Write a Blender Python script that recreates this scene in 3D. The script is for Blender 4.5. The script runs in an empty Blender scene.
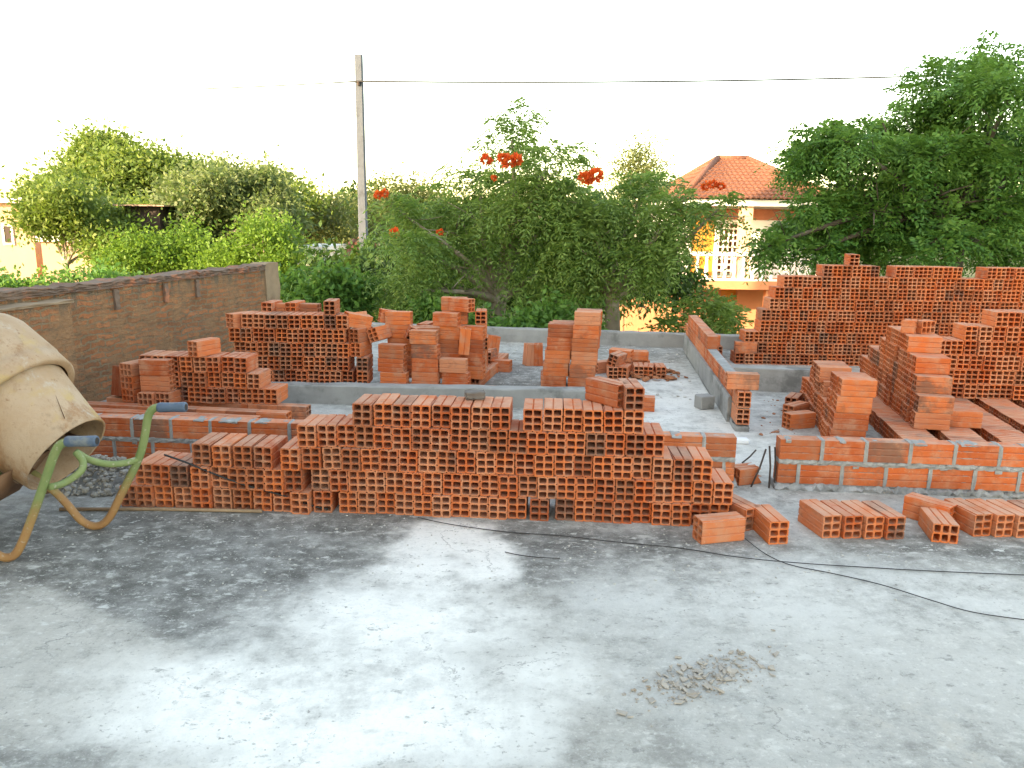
import bpy, bmesh, math, random
import numpy as np
from mathutils import Vector, Matrix, Euler
random.seed(7); RNG = np.random.default_rng(11)
R = math.radians
scene = bpy.context.scene
COL = scene.collection

# ------------------------------------------------------------------ camera
F = 780.0; CH = 1.82; PITCH = math.atan(168/F); ROLL = R(0.8)
fwd = Vector((0, math.cos(PITCH), -math.sin(PITCH)))
r0 = Vector((1, 0, 0)); u0 = Vector((0, math.sin(PITCH), math.cos(PITCH)))
right = r0*math.cos(ROLL) + u0*math.sin(ROLL)
up = -r0*math.sin(ROLL) + u0*math.cos(ROLL)
EYE = Vector((0, 0, CH))
cd = bpy.data.cameras.new('camera'); cam = bpy.data.objects.new('camera', cd); COL.objects.link(cam)
cd.sensor_width = 36; cd.lens = F*36/1024; cd.clip_start = .05; cd.clip_end = 3000
m = Matrix.Identity(4)
for i in range(3):
    m[i][0] = right[i]; m[i][1] = up[i]; m[i][2] = -fwd[i]; m[i][3] = EYE[i]
cam.matrix_world = m
scene.camera = cam

def ray(px, py): return right*((px-512)/F) + up*((384-py)/F) + fwd
def G(px, py, z=0.0):
    d = ray(px, py); return EYE + d*((z-CH)/d.z)
def D(px, py, y):
    d = ray(px, py); return EYE + d*(y/d.y)
def proj(p):
    q = Vector(p)-EYE; dz = q.dot(fwd)
    return 512+F*q.dot(right)/dz, 384-F*q.dot(up)/dz, dz

# ------------------------------------------------------------------ tagging
def tag(o, label=None, cat=None, group=None, kind=None):
    if label: o['label'] = label
    if cat: o['category'] = cat
    if group: o['group'] = group
    if kind: o['kind'] = kind
    return o
def empty(name, loc=(0, 0, 0), rz=0.0):
    o = bpy.data.objects.new(name, None); COL.objects.link(o)
    o.location = loc; o.rotation_euler = (0, 0, rz); o.empty_display_size = .2
    return o
def link(name, me, mat=None, parent=None):
    o = bpy.data.objects.new(name, me); COL.objects.link(o)
    if mat: me.materials.append(mat)
    if parent: o.parent = parent
    return o
def from_bm(name, bm, mat=None, parent=None, smooth=False):
    me = bpy.data.meshes.new(name); bm.normal_update(); bm.to_mesh(me); bm.free()
    if smooth:
        for p in me.polygons: p.use_smooth = True
    return link(name, me, mat, parent)

def add_box(bm, lo, hi, M=None, bev=0.0):
    c = [(lo[i]+hi[i])/2 for i in range(3)]; s = [abs(hi[i]-lo[i]) for i in range(3)]
    T = Matrix.Translation(c) @ Matrix.Diagonal((s[0], s[1], s[2], 1))
    if M is not None: T = M @ T
    g = bmesh.ops.create_cube(bm, size=1, matrix=T)
    if bev:
        es = {e for v in g['verts'] for e in v.link_edges}
        bmesh.ops.bevel(bm, geom=list(es), offset=bev, segments=1, affect='EDGES', clamp_overlap=True)
def add_tube(bm, pts, radii, n=8, caps=True):
    pts = [Vector(p) for p in pts]
    if not hasattr(radii, '__len__'): radii = [radii]*len(pts)
    rings = []; ref = Vector((0.13, .27, 1)).normalized()
    for i, p in enumerate(pts):
        t = (pts[min(i+1, len(pts)-1)]-pts[max(i-1, 0)]).normalized()
        a = ref - t*ref.dot(t)
        if a.length < .05: a = Vector((1, 0, 0)) - t*t.x
        a.normalize(); b = t.cross(a); ref = a
        rings.append([bm.verts.new(p+(a*math.cos(2*math.pi*k/n)+b*math.sin(2*math.pi*k/n))*radii[i]) for k in range(n)])
    for i in range(len(rings)-1):
        for k in range(n):
            bm.faces.new((rings[i][k], rings[i][(k+1) % n], rings[i+1][(k+1) % n], rings[i+1][k]))
    if caps:
        bm.faces.new(rings[0][::-1]); bm.faces.new(rings[-1])
def smooth_path(pts, n=6):
    pts = [Vector(p) for p in pts]; P = [pts[0]]+pts+[pts[-1]]; out = []
    for i in range(1, len(P)-2):
        for k in range(n):
            t = k/n; a, b, c, d = P[i-1], P[i], P[i+1], P[i+2]
            out.append(.5*((2*b)+(c-a)*t+(2*a-5*b+4*c-d)*t*t+(3*b-a-3*c+d)*t**3))
    out.append(pts[-1]); return out
def add_lathe(bm, prof, M, n=32, cap0=False, cap1=False):
    rings = []
    for (r, z) in prof:
        rings.append([bm.verts.new(M @ Vector((r*math.cos(2*math.pi*k/n), r*math.sin(2*math.pi*k/n), z))) for k in range(n)])
    for i in range(len(rings)-1):
        for k in range(n):
            bm.faces.new((rings[i][k], rings[i][(k+1) % n], rings[i+1][(k+1) % n], rings[i+1][k]))
    if cap0: bm.faces.new(rings[0][::-1])
    if cap1: bm.faces.new(rings[-1])
def axis_matrix(o, z):
    z = Vector(z).normalized(); q = z.to_track_quat('Z', 'Y')
    return Matrix.Translation(o) @ q.to_matrix().to_4x4()

# ------------------------------------------------------------------ node helpers
class NT:
    def __init__(s, name):
        s.m = bpy.data.materials.new(name); s.m.use_nodes = True
        s.t = s.m.node_tree; s.t.nodes.clear()
        s.out = s.t.nodes.new('ShaderNodeOutputMaterial')
        s.co = s.t.nodes.new('ShaderNodeTexCoord').outputs['Object']
    def n(s, typ, **kw):
        nd = s.t.nodes.new(typ)
        for k, v in kw.items(): setattr(nd, k, v)
        return nd
    def l(s, a, b): s.t.links.new(a, b)
    def put(s, sock, v):
        if hasattr(v, 'is_linked') or isinstance(v, bpy.types.NodeSocket): s.l(v, sock)
        else: sock.default_value = v
    def math(s, op, a, b=0.0, c=None, clamp=False):
        nd = s.n('ShaderNodeMath', operation=op, use_clamp=clamp)
        s.put(nd.inputs[0], a); s.put(nd.inputs[1], b)
        if c is not None: s.put(nd.inputs[2], c)
        return nd.outputs[0]
    def noise(s, scale, detail=4, rough=.55, vec=None, dist=0.0):
        nd = s.n('ShaderNodeTexNoise'); s.l(vec or s.co, nd.inputs['Vector'])
        nd.inputs['Scale'].default_value = scale; nd.inputs['Detail'].default_value = detail
        nd.inputs['Roughness'].default_value = rough; nd.inputs['Distortion'].default_value = dist
        return nd.outputs['Fac']
    def mapping(s, scale=(1, 1, 1), vec=None, rot=(0, 0, 0)):
        nd = s.n('ShaderNodeMapping'); s.l(vec or s.co, nd.inputs[0])
        nd.inputs['Scale'].default_value = scale; nd.inputs['Rotation'].default_value = rot
        return nd.outputs[0]
    def ss(s, x, lo, hi, a=0.0, b=1.0):
        nd = s.n('ShaderNodeMapRange', interpolation_type='SMOOTHSTEP')
        s.put(nd.inputs[0], x)
        for i, v in zip((1, 2, 3, 4), (lo, hi, a, b)): nd.inputs[i].default_value = v
        return nd.outputs[0]
    def mix(s, f, a, b, mode='MIX'):
        nd = s.n('ShaderNodeMix', data_type='RGBA', blend_type=mode)
        s.put(nd.inputs[0], f)
        for sock, v in ((nd.inputs[6], a), (nd.inputs[7], b)):
            if isinstance(v, tuple): sock.default_value = (*v[:3], 1)
            else: s.l(v, sock)
        return nd.outputs[2]
    def bump(s, h, strength=.4, dist=.01, normal=None):
        nd = s.n('ShaderNodeBump'); s.l(h, nd.inputs['Height'])
        nd.inputs['Strength'].default_value = strength; nd.inputs['Distance'].default_value = dist
        if normal: s.l(normal, nd.inputs['Normal'])
        return nd.outputs[0]
    def bsdf(s, col, rough=.85, normal=None, metal=0.0, spec=.3):
        b = s.n('ShaderNodeBsdfPrincipled')
        if isinstance(col, tuple): b.inputs['Base Color'].default_value = (*col[:3], 1)
        else: s.l(col, b.inputs['Base Color'])
        s.put(b.inputs['Roughness'], rough); b.inputs['Metallic'].default_value = metal
        b.inputs['Specular IOR Level'].default_value = spec
        if normal: s.l(normal, b.inputs['Normal'])
        s.l(b.outputs[0], s.out.inputs[0]); return s.m

def mat_plain(name, col, var=.25, scale=8, rough=.8, bump=.2, metal=0, dirt=None):
    t = NT(name); n = t.noise(scale, 6, .6)
    lo = tuple(c*(1-var) for c in col); hi = tuple(min(1, c*(1+var)) for c in col)
    c = t.mix(n, lo, hi)
    if dirt:
        c = t.mix(t.ss(t.noise(scale*.45, 7, .7), .5, .66), c, dirt)
    return t.bsdf(c, rough, t.bump(t.noise(scale*4, 5), bump, .006), metal)

def mat_brick(name, island):
    t = NT(name)
    if island: rnd = t.n('ShaderNodeNewGeometry').outputs['Random Per Island']
    else: rnd = t.n('ShaderNodeObjectInfo').outputs['Random']
    rp = t.n('ShaderNodeValToRGB'); t.l(rnd, rp.inputs[0])
    e = rp.color_ramp.elements
    e[0].position = 0; e[0].color = (.45, .095, .034, 1)
    e[1].position = 1; e[1].color = (.60, .235, .13, 1)
    for p, c in ((.25, (.56, .122, .041, 1)), (.5, (.64, .165, .058, 1)), (.75, (.58, .155, .062, 1))):
        k = e.new(p); k.color = c
    co = t.n('ShaderNodeVectorMath', operation='ADD'); t.l(t.co, co.inputs[0])
    cb = t.n('ShaderNodeCombineXYZ'); sc = t.math('MULTIPLY', rnd, 40.0)
    for i in range(3): t.l(sc, cb.inputs[i])
    t.l(cb.outputs[0], co.inputs[1]); v = co.outputs[0]
    c = t.mix(t.ss(t.noise(9, 5, .6, v), .4, .75), rp.outputs[0], (.52, .235, .145))
    c = t.mix(t.ss(t.noise(5, 6, .7, v), .56, .74, 0, .6), c, (.17, .075, .05))
    streak = t.noise(30, 3, .6, t.mapping((1, .12, 1), v))
    c = t.mix(t.ss(streak, .5, .75, 0, .45), c, (.36, .10, .05))
    c = t.mix(t.ss(t.noise(60, 3, .6, v), .62, .75, 0, .5), c, (.56, .36, .26))
    h1 = t.math('FRACT', t.math('MULTIPLY', rnd, 37.31)); c = t.mix(t.ss(h1, .70, 1.0, 0, .5), c, (.20, .062, .036))
    h2 = t.math('FRACT', t.math('MULTIPLY', rnd, 91.7)); c = t.mix(t.math('MULTIPLY', t.ss(h2, .8, .95), t.ss(t.noise(4, 5, .7, v), .42, .6, 0, .75)), c, (.13, .085, .07))
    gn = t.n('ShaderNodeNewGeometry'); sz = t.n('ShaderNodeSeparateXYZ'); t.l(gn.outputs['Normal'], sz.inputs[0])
    pale_top = t.math('MULTIPLY', t.ss(sz.outputs[2], .6, .95), t.ss(t.noise(7, 5, .65, v), .32, .62, .15, .55))
    c = t.mix(pale_top, c, (.58, .36, .27))  # paler pinkish tone on up-facing faces, made patchy by noise
    return t.bsdf(c, .92, t.bump(t.noise(90, 4, .6, v), .35, .004), spec=.15)

def mat_leaf(name, cols, trans=.35, rough=.55, island=True):
    t = NT(name)
    rnd = t.n('ShaderNodeNewGeometry').outputs['Random Per Island']
    rp = t.n('ShaderNodeValToRGB'); t.l(rnd, rp.inputs[0]); e = rp.color_ramp.elements
    e[0].color = (*cols[0], 1); e[1].color = (*cols[-1], 1)
    for i in range(1, len(cols)-1):
        k = e.new(i/(len(cols)-1)); k.color = (*cols[i], 1)
    big = t.ss(t.noise(.9, 3), .3, .7)
    c = t.mix(big, rp.outputs[0], cols[-1]); c = t.mix(.55, rp.outputs[0], c)
    b = t.n('ShaderNodeBsdfPrincipled'); t.l(c, b.inputs['Base Color']); b.inputs['Roughness'].default_value = rough
    b.inputs['Specular IOR Level'].default_value = .3
    tr = t.n('ShaderNodeBsdfTranslucent'); c2 = t.mix(.4, c, (.24, .40, .05)); t.l(c2, tr.inputs[0])
    mx = t.n('ShaderNodeMixShader'); mx.inputs[0].default_value = trans
    t.l(b.outputs[0], mx.inputs[1]); t.l(tr.outputs[0], mx.inputs[2]); t.l(mx.outputs[0], t.out.inputs[0])
    return t.m

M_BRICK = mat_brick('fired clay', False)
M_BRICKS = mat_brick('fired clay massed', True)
M_MORTAR = mat_plain('mortar', (.27, .275, .275), .35, 14, .95, .8, dirt=(.38, .39, .40))
M_CONC = mat_plain('cast concrete', (.29, .29, .285), .35, 5, .9, .5, dirt=(.17, .17, .165))
M_BARK = mat_plain('bark', (.24, .20, .16), .5, 5, .95, .8, dirt=(.40, .37, .32))
M_STEEL = mat_plain('rusty rebar', (.06, .045, .04), .4, 30, .7, .3)
M_CABLE = mat_plain('cable rubber', (.03, .03, .032), .2, 20, .6, .1)

# ------------------------------------------------------------------ slab
def mat_slab():
    t = NT('weathered concrete floor')
    sep = t.n('ShaderNodeSeparateXYZ'); t.l(t.co, sep.inputs[0])
    wob = t.n('ShaderNodeTexNoise'); t.l(t.co, wob.inputs['Vector']); wob.inputs['Scale'].default_value = 2.2; wob.inputs['Detail'].default_value = 7
    wob.inputs['Roughness'].default_value = .65
    ws = t.n('ShaderNodeSeparateXYZ'); t.l(wob.outputs['Color'], ws.inputs[0])
    X = t.math('ADD', sep.outputs[0], t.math('MULTIPLY', t.math('SUBTRACT', ws.outputs[0], .5), .75))
    Y = t.math('ADD', sep.outputs[1], t.math('MULTIPLY', t.math('SUBTRACT', ws.outputs[1], .5), .75))
    def blob(px, py, rx, ry, soft=.55, ang=0.0):
        c = G(px, py); ex = (G(px+rx, py)-c).length; ey = (G(px, py-ry)-G(px, py+ry)).length/2
        dx = t.math('SUBTRACT', X, c.x); dy = t.math('SUBTRACT', Y, c.y)
        ca, sa = math.cos(ang), math.sin(ang)
        a = t.math('ADD', t.math('MULTIPLY', dx, ca/ex), t.math('MULTIPLY', dy, sa/ex))
        b = t.math('ADD', t.math('MULTIPLY', dx, -sa/ey), t.math('MULTIPLY', dy, ca/ey))
        d = t.math('SQRT', t.math('ADD', t.math('MULTIPLY', a, a), t.math('MULTIPLY', b, b)))
        return t.ss(d, 1-soft, 1+soft, 1, 0)
    def mx(*a):
        o = a[0]
        for b in a[1:]: o = t.math('MAXIMUM', o, b)
        return o
    n1 = t.noise(1.6, 8, .62); n2 = t.noise(6, 9, .74); n3 = t.noise(38, 6, .65); n4 = t.noise(.55, 4)
    str_ = t.noise(9, 7, .65, t.mapping((.6, 1.1, 1), rot=(0, 0, .3)))
    c = t.mix(t.ss(n2, .36, .64), (.20, .20, .193), (.40, .405, .395))
    c = t.mix(t.ss(n1, .42, .66), c, (.43, .435, .43))
    c = t.mix(t.ss(n4, .45, .7, 0, .5), c, (.31, .285, .25))
    # dark damp cement staining in front of the left stacks
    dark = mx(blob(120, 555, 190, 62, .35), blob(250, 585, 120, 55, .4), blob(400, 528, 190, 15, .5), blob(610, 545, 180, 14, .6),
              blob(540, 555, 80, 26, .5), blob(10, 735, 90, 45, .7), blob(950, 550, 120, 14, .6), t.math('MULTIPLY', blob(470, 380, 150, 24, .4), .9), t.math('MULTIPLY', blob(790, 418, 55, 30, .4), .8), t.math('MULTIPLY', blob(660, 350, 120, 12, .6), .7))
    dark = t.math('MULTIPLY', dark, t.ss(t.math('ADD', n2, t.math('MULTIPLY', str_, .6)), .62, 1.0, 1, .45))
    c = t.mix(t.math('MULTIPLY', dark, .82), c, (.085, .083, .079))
    # paler, slightly sandy old screed with a crisp diagonal edge at lower left
    a, b = G(50, 583), G(215, 660); nrm = Vector((-(b.y-a.y), b.x-a.x, 0)).normalized()
    if nrm.y > 0: nrm = -nrm
    dd = t.math('SUBTRACT', t.math('ADD', t.math('MULTIPLY', sep.outputs[0], nrm.x), t.math('MULTIPLY', sep.outputs[1], nrm.y)), a.dot(nrm))
    dd = t.math('ADD', dd, t.math('MULTIPLY', t.math('SUBTRACT', n2, .5), .10))
    half = t.math('MULTIPLY', t.ss(dd, -.05, .09), blob(90, 640, 190, 75, .4))
    c = t.mix(t.math('MULTIPLY', half, t.ss(n2, .25, .6, .5, .95)), c, (.47, .455, .43))
    # white laitance / lime patches
    wh = mx(blob(330, 705, 240, 62, .45), blob(450, 555, 68, 38, .28), blob(400, 620, 140, 42, .6), blob(560, 690, 50, 40, .8),
            t.math('MULTIPLY', blob(830, 610, 230, 50, .8), .35), t.math('MULTIPLY', blob(700, 405, 80, 40, .7), .55))
    wh = t.math('MULTIPLY', wh, t.ss(t.math('ADD', n1, t.math('MULTIPLY', n2, .7)), .58, .92, .4, 1))
    c = t.mix(t.math('MULTIPLY', wh, .95), c, (.81, .81, .80))
    c = t.mix(t.math('MULTIPLY', blob(690, 690, 90, 26, .6), t.ss(n2, .46, .6, 0, .75)), c, (.30, .27, .23))
    c = t.mix(t.math('MULTIPLY', blob(915, 735, 80, 40, .6), t.ss(n2, .5, .62, 0, .6)), c, (.37, .31, .23))
    c = t.mix(t.math('MULTIPLY', blob(860, 690, 300, 75, .6), t.ss(n2, .3, .6, .25, .7)), c, (.44, .435, .42))
    # speckle, grit, hairline scuffs
    patch = t.ss(t.noise(2.6, 5, .6), .45, .62); c = t.mix(t.math('MULTIPLY', t.ss(n3, .57, .7, 0, .8), patch), c, (.13, .125, .115))
    c = t.mix(t.ss(n3, .40, .28, 0, .65), c, (.62, .62, .60))
    c = t.mix(t.ss(str_, .57, .68, 0, .65), c, (.56, .56, .545))
    fl = t.noise(17, 7, .75, t.mapping((.6, 1.1, 1), rot=(0, 0, -.4)))
    c = t.mix(t.math('MULTIPLY', t.ss(fl, .56, .63), t.math('ADD', t.math('MULTIPLY', dark, .7), .2)), c, (.60, .61, .60))
    c = t.mix(t.ss(fl, .42, .35, 0, .55), c, (.14, .142, .14))
    cr = t.n('ShaderNodeTexVoronoi', feature='DISTANCE_TO_EDGE'); cv = t.n('ShaderNodeVectorMath', operation='MULTIPLY_ADD'); t.l(wob.outputs['Color'], cv.inputs[0]); cv.inputs[1].default_value = (.9, .9, .9); t.l(t.co, cv.inputs[2]); t.l(cv.outputs[0], cr.inputs['Vector']); cr.inputs['Scale'].default_value = .55
    c = t.mix(t.math('MULTIPLY', t.ss(cr.outputs['Distance'], .0, .006, 1, 0), t.ss(n1, .45, .6, 0, .6)), c, (.12, .12, .12))
    n5 = t.noise(15, 10, .82); n6 = t.noise(70, 6, .8)
    nw = t.math('SUBTRACT', 1.0, t.math('MULTIPLY', wh, .75)); c = t.mix(t.math('MULTIPLY', nw, t.ss(n5, .53, .66, 0, .55)), c, (.17, .165, .155)); c = t.mix(t.ss(n5, .47, .36, 0, .55), c, (.60, .60, .585))
    c = t.mix(t.math('MULTIPLY', nw, t.ss(n6, .56, .68, 0, .5)), c, (.20, .195, .185)); c = t.mix(t.ss(n6, .44, .33, 0, .45), c, (.66, .66, .645))
    h = t.math('ADD', t.math('ADD', t.math('MULTIPLY', n2, .5), t.math('MULTIPLY', n3, .4)), t.math('MULTIPLY', n5, .8))
    c = t.mix(1.0, c, (1.12, 1.11, 1.085), 'MULTIPLY')
    return t.bsdf(c, t.ss(n2, .2, .8, .78, .97), t.bump(h, .7, .016), spec=.15)
M_SLAB = mat_slab()

GZ = -3.5
YAW = R(-7.5)
ex_ = Vector((math.cos(YAW), math.sin(YAW), 0)); ey_ = Vector((-math.sin(YAW), math.cos(YAW), 0))
# roof slab over the lower storey (one tall block down to the ground)
PB = G(600, 345)                      # foot of the far parapet
def on_back(px):                      # point on the line of the parapet foot at picture column px
    d = ray(px, 345); d = Vector((d.x, d.y, 0)); n = ey_
    return Vector((d.x, d.y, 0))*((PB.dot(n))/(d.dot(n)))
bm = bmesh.new()
a = on_back(200); yb = PB.dot(ey_)+.18
M0 = Matrix.Rotation(YAW, 4, 'Z')
add_box(bm, (-5.55, -4.0, GZ), (10.5, yb, 0), M0)
slab = tag(from_bm('roof_slab', bm, M_SLAB), kind='structure')

def mat_ground():
    t = NT('ground')
    c = t.mix(t.ss(t.noise(.25, 6), .4, .6), (.055, .075, .025), (.17, .12, .08))
    c = t.mix(t.noise(3, 5), c, (.06, .09, .03))
    return t.bsdf(c, .95, t.bump(t.noise(6, 5), .5, .05))
bm = bmesh.new(); bmesh.ops.create_grid(bm, x_segments=8, y_segments=8, size=900, matrix=Matrix.Translation((0, 0, GZ-.02)))
tag(from_bm('ground', bm, mat_ground()), kind='structure')

# ------------------------------------------------------------------ hollow bricks
BW, BL, BH = .115, .27, .14
def brick_geo(w=BW, l=BL, h=BH, seed=0, fine=True):
    rg = random.Random(seed)
    o, wb = .0085, .0105
    hw = (w-2*o-wb)/2; hh = (h-2*o-2*wb)/3
    xs = [0, o, o+hw, w/2, o+hw+wb, w-o, w]
    ys = [0, o, o+hh, o+hh+wb/2, o+hh+wb, o+2*hh+wb, o+2*hh+1.5*wb, o+2*hh+2*wb, h-o, h]
    holeX = {1, 4}; holeY = {1, 4, 7}
    gx = {3}; gy = {3, 6}
    V = []; Fc = []; idx = {}
    nx, ny = len(xs), len(ys)
    jit = {}
    for i in range(nx):
        for j in range(ny):
            x, y = xs[i]-w/2, ys[j]-h/2
            if fine and 0 < i < nx-1 and 0 < j < ny-1:
                x += rg.uniform(-.0012, .0012); y += rg.uniform(-.0012, .0012)
            if i in (0, nx-1) and j in gy: x += .0062*(1 if i == 0 else -1)
            if j in (0, ny-1) and i in gx: y += .0062*(1 if j == 0 else -1)
            if i in (0, nx-1) and j in (0, ny-1): x *= 1-.003/w; y *= 1-.003/h
            jit[i, j] = (x, y)
            for s in (0, 1):
                idx[i, j, s] = len(V); V.append((x, (-l/2 if s == 0 else l/2), y))
    for i in range(nx-1):
        for j in range(ny-1):
            if i in holeX and j in holeY:
                c = [(i, j), (i+1, j), (i+1, j+1), (i, j+1)]
                for k in range(4):
                    p, q = c[k], c[(k+1) % 4]
                    Fc.append((idx[p[0], p[1], 0], idx[p[0], p[1], 1], idx[q[0], q[1], 1], idx[q[0], q[1], 0]))
                if fine:
                    ch = .0055
                    for k in range(4):
                        p = Vector(jit[c[k]]); a = Vector(jit[c[k-1]]); b = Vector(jit[c[(k+1) % 4]])
                        pa = p+(a-p).normalized()*ch; pb = p+(b-p).normalized()*ch
                        for yy, fl in ((-l/2+.0004, 0), (l/2-.0004, 1)):
                            n = len(V); V += [(p.x, yy, p.y), (pa.x, yy, pa.y), (pb.x, yy, pb.y)]
                            Fc.append((n, n+1, n+2) if fl else (n, n+2, n+1))
                        n = len(V); V += [(pa.x, -l/2+.0004, pa.y), (pb.x, -l/2+.0004, pb.y), (pb.x, l/2-.0004, pb.y), (pa.x, l/2-.0004, pa.y)]
                        Fc.append((n, n+1, n+2, n+3))
            else:
                Fc.append((idx[i, j, 0], idx[i+1, j, 0], idx[i+1, j+1, 0], idx[i, j+1, 0]))
                Fc.append((idx[i, j, 1], idx[i, j+1, 1], idx[i+1, j+1, 1], idx[i+1, j, 1]))
    if fine:
        for _ in range(rg.randint(1, 3)):
            i = rg.choice((0, nx-1)); j = rg.choice((0, ny-1)); q = rg.randint(0, 1); n = idx[i, j, q]; x, y, z = V[n]
            V[n] = (x*(1-rg.uniform(.05, .14)), y*(1-rg.uniform(.03, .09)), z*(1-rg.uniform(.03, .12)))
    ring = [(i, 0) for i in range(nx)]+[(nx-1, j) for j in range(1, ny)]+[(i, ny-1) for i in range(nx-2, -1, -1)]+[(0, j) for j in range(ny-2, 0, -1)]
    for k in range(len(ring)):
        p, q = ring[k], ring[(k+1) % len(ring)]
        Fc.append((idx[p[0], p[1], 0], idx[p[0], p[1], 1], idx[q[0], q[1], 1], idx[q[0], q[1], 0]))
    return V, Fc
BRICK_MESH = []
for k in range(8):
    V, Fc = brick_geo(seed=k); me = bpy.data.meshes.new('hollow_brick')
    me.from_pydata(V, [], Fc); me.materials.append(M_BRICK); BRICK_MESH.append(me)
SV, SF = brick_geo(fine=False); SV = np.array(SV); 

MODE = {'end': Matrix.Identity(4), 'endflat': Matrix.Rotation(R(90), 4, 'Y'), 'side': Matrix.Rotation(R(90), 4, 'Z'),
        'sideflat': Matrix.Rotation(R(90), 4, 'Z') @ Matrix.Rotation(R(90), 4, 'Y'), 'stand': Matrix.Rotation(R(90), 4, 'X')}
SIZE = {'end': (BW, BL, BH), 'endflat': (BH, BL, BW), 'side': (BL, BW, BH), 'sideflat': (BL, BH, BW), 'stand': (BW, BH, BL)}
BR = []
def brick(mode, p, yaw, label, jit=1.0, tilt=(0, 0), must=False, bias=1.0):
    """p: centre of the brick's foot"""
    c = Vector(p)+Vector((0, 0, SIZE[mode][2]/2))
    E = Euler((R(tilt[0]), R(tilt[1]), yaw+R(random.uniform(-1.1, 1.1))*jit)).to_matrix().to_4x4()
    flip = Matrix.Rotation(math.pi*random.randint(0, 1), 4, 'Z')
    M = Matrix.Translation(c) @ E @ MODE[mode] @ flip
    x, y, d = proj(c)
    BR.append(dict(M=M, c=c, label=label, vis=(-20 < x < 1044 and d > 0), d=d/bias, must=must))
ORD = ['zeroth', 'first', 'second', 'third', 'fourth', 'fifth', 'sixth', 'seventh', 'eighth', 'ninth', 'tenth', 'eleventh', 'twelfth',
       'thirteenth', 'fourteenth', 'fifteenth', 'sixteenth', 'seventeenth', 'eighteenth', 'nineteenth', 'twentieth', 'twenty-first',
       'twenty-second', 'twenty-third', 'twenty-fourth', 'twenty-fifth', 'twenty-sixth', 'twenty-seventh', 'twenty-eighth', 'twenty-ninth', 'thirtieth',
       'thirty-first', 'thirty-second', 'thirty-third', 'thirty-fourth', 'thirty-fifth', 'thirty-sixth', 'thirty-seventh', 'thirty-eighth', 'thirty-ninth', 'fortieth']
CRS = ['bottom', 'second', 'third', 'fourth', 'fifth', 'sixth', 'seventh', 'eighth', 'ninth', 'tenth', 'eleventh']
def row_label(k, r, what, side='left'): return 'hollow clay brick, %s from %s in %s course of the %s' % (ORD[k], side, CRS[r], what)

def wall_stack(PL, PR, pxL, pxR, rows, what, z0=0.0, djit=.018, step=.1412, keep=1.0):
    """end-on courses; rows = lists of (px start, px end) runs in picture columns along the foot line PL-PR"""
    PL, PR = Vector(PL), Vector(PR); L = (PR-PL).length; e = (PR-PL)/L; nrm = Vector((-e.y, e.x, 0)); yaw = math.atan2(e.y, e.x)
    for r, runs in enumerate(rows):
        k = 0
        for (a, b) in runs:
            ua = (a-pxL)/(pxR-pxL)*L; ub = (b-pxL)/(pxR-pxL)*L
            n = max(1, int(round((ub-ua)/(BW+.003)))); pit = (ub-ua)/n if n > 2 else BW+.003
            pit = max(pit, BW+.0015)
            for i in range(n):
                k += 1; u = ua+pit*(i+.5)
                v = BL/2+random.uniform(-djit, djit)
                p = PL+e*u+nrm*v; p.z = z0+r*step
                brick('end', p, yaw, row_label(k, r, what), tilt=(random.uniform(-.6, .6), random.gauss(0, .9)))
# A: long front stack
A1, A2 = G(314, 512), G(727, 527)
wall_stack(A1, A2, 314, 727, [
    [(314, 333), (340, 528), (533, 552), (558, 728)],
    [(312, 730)],
    [(304, 324), (325, 709)],
    [(301, 320), (320, 662)],
    [(357, 512), (524, 641)]], 'long front stack')
eA = (A2-A1).normalized(); yA = math.atan2(eA.y, eA.x); nA = Vector((-eA.y, eA.x, 0))
t5 = A1+eA*((607-314)/(727-314)*(A2-A1).length)+nA*.19; t5.z = 5*.1412
brick('end', t5, yA+R(42), 'left of the two twisted clay bricks lying atop the long front stack', must=True)
t6 = t5+eA*.135+nA*-.05; brick('end', t6, yA+R(5), 'right of the two twisted clay bricks lying atop the long front stack', must=True)
# B: low stack left of it
B1, B2 = G(128, 506), G(310, 514)
wall_stack(B1, B2, 128, 310, [
    [(122, 136), (137, 173), (175, 311)],
    [(137, 192), (195, 282), (285, 311)],
    [(195, 277), (284, 302)]], 'low stack by the wheelbarrow')
# loose bricks on the slab, right
def ground_brick(px, py, mode, yaw, label, tilt=(0, 0), z=0.0):
    p = G(px, py, z); brick(mode, p, yaw, label, must=True, jit=.3, tilt=tilt)
ground_brick(718, 539, 'side', R(14), 'single clay brick lying askew in front of the right end of the stack')
ground_brick(737, 522, 'end', R(24), 'tilted clay brick half hidden behind the askew one at the stack end')
ground_brick(768, 535, 'end', R(6), 'lone clay brick pointing towards the viewer beside the opening in the wall')
for k in range(4):
    ground_brick(818+k*20.9, 529+k*.45, 'end', R(10-k*.4), 'brick %s from the left in the row of four on the floor' % ORD[k+1])
ground_brick(928, 521, 'end', R(38), 'clay brick lying at a slant behind the flat one at right')
ground_brick(937, 534, 'endflat', R(-12), 'clay brick on its flat side in front of the slanted one at right')
for k in range(4):
    ground_brick(965+k*21.2, 527.5+k*.6, 'end', R(9-k*.4), 'brick %s from the left in the row at the right picture edge' % ORD[k+1])

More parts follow.
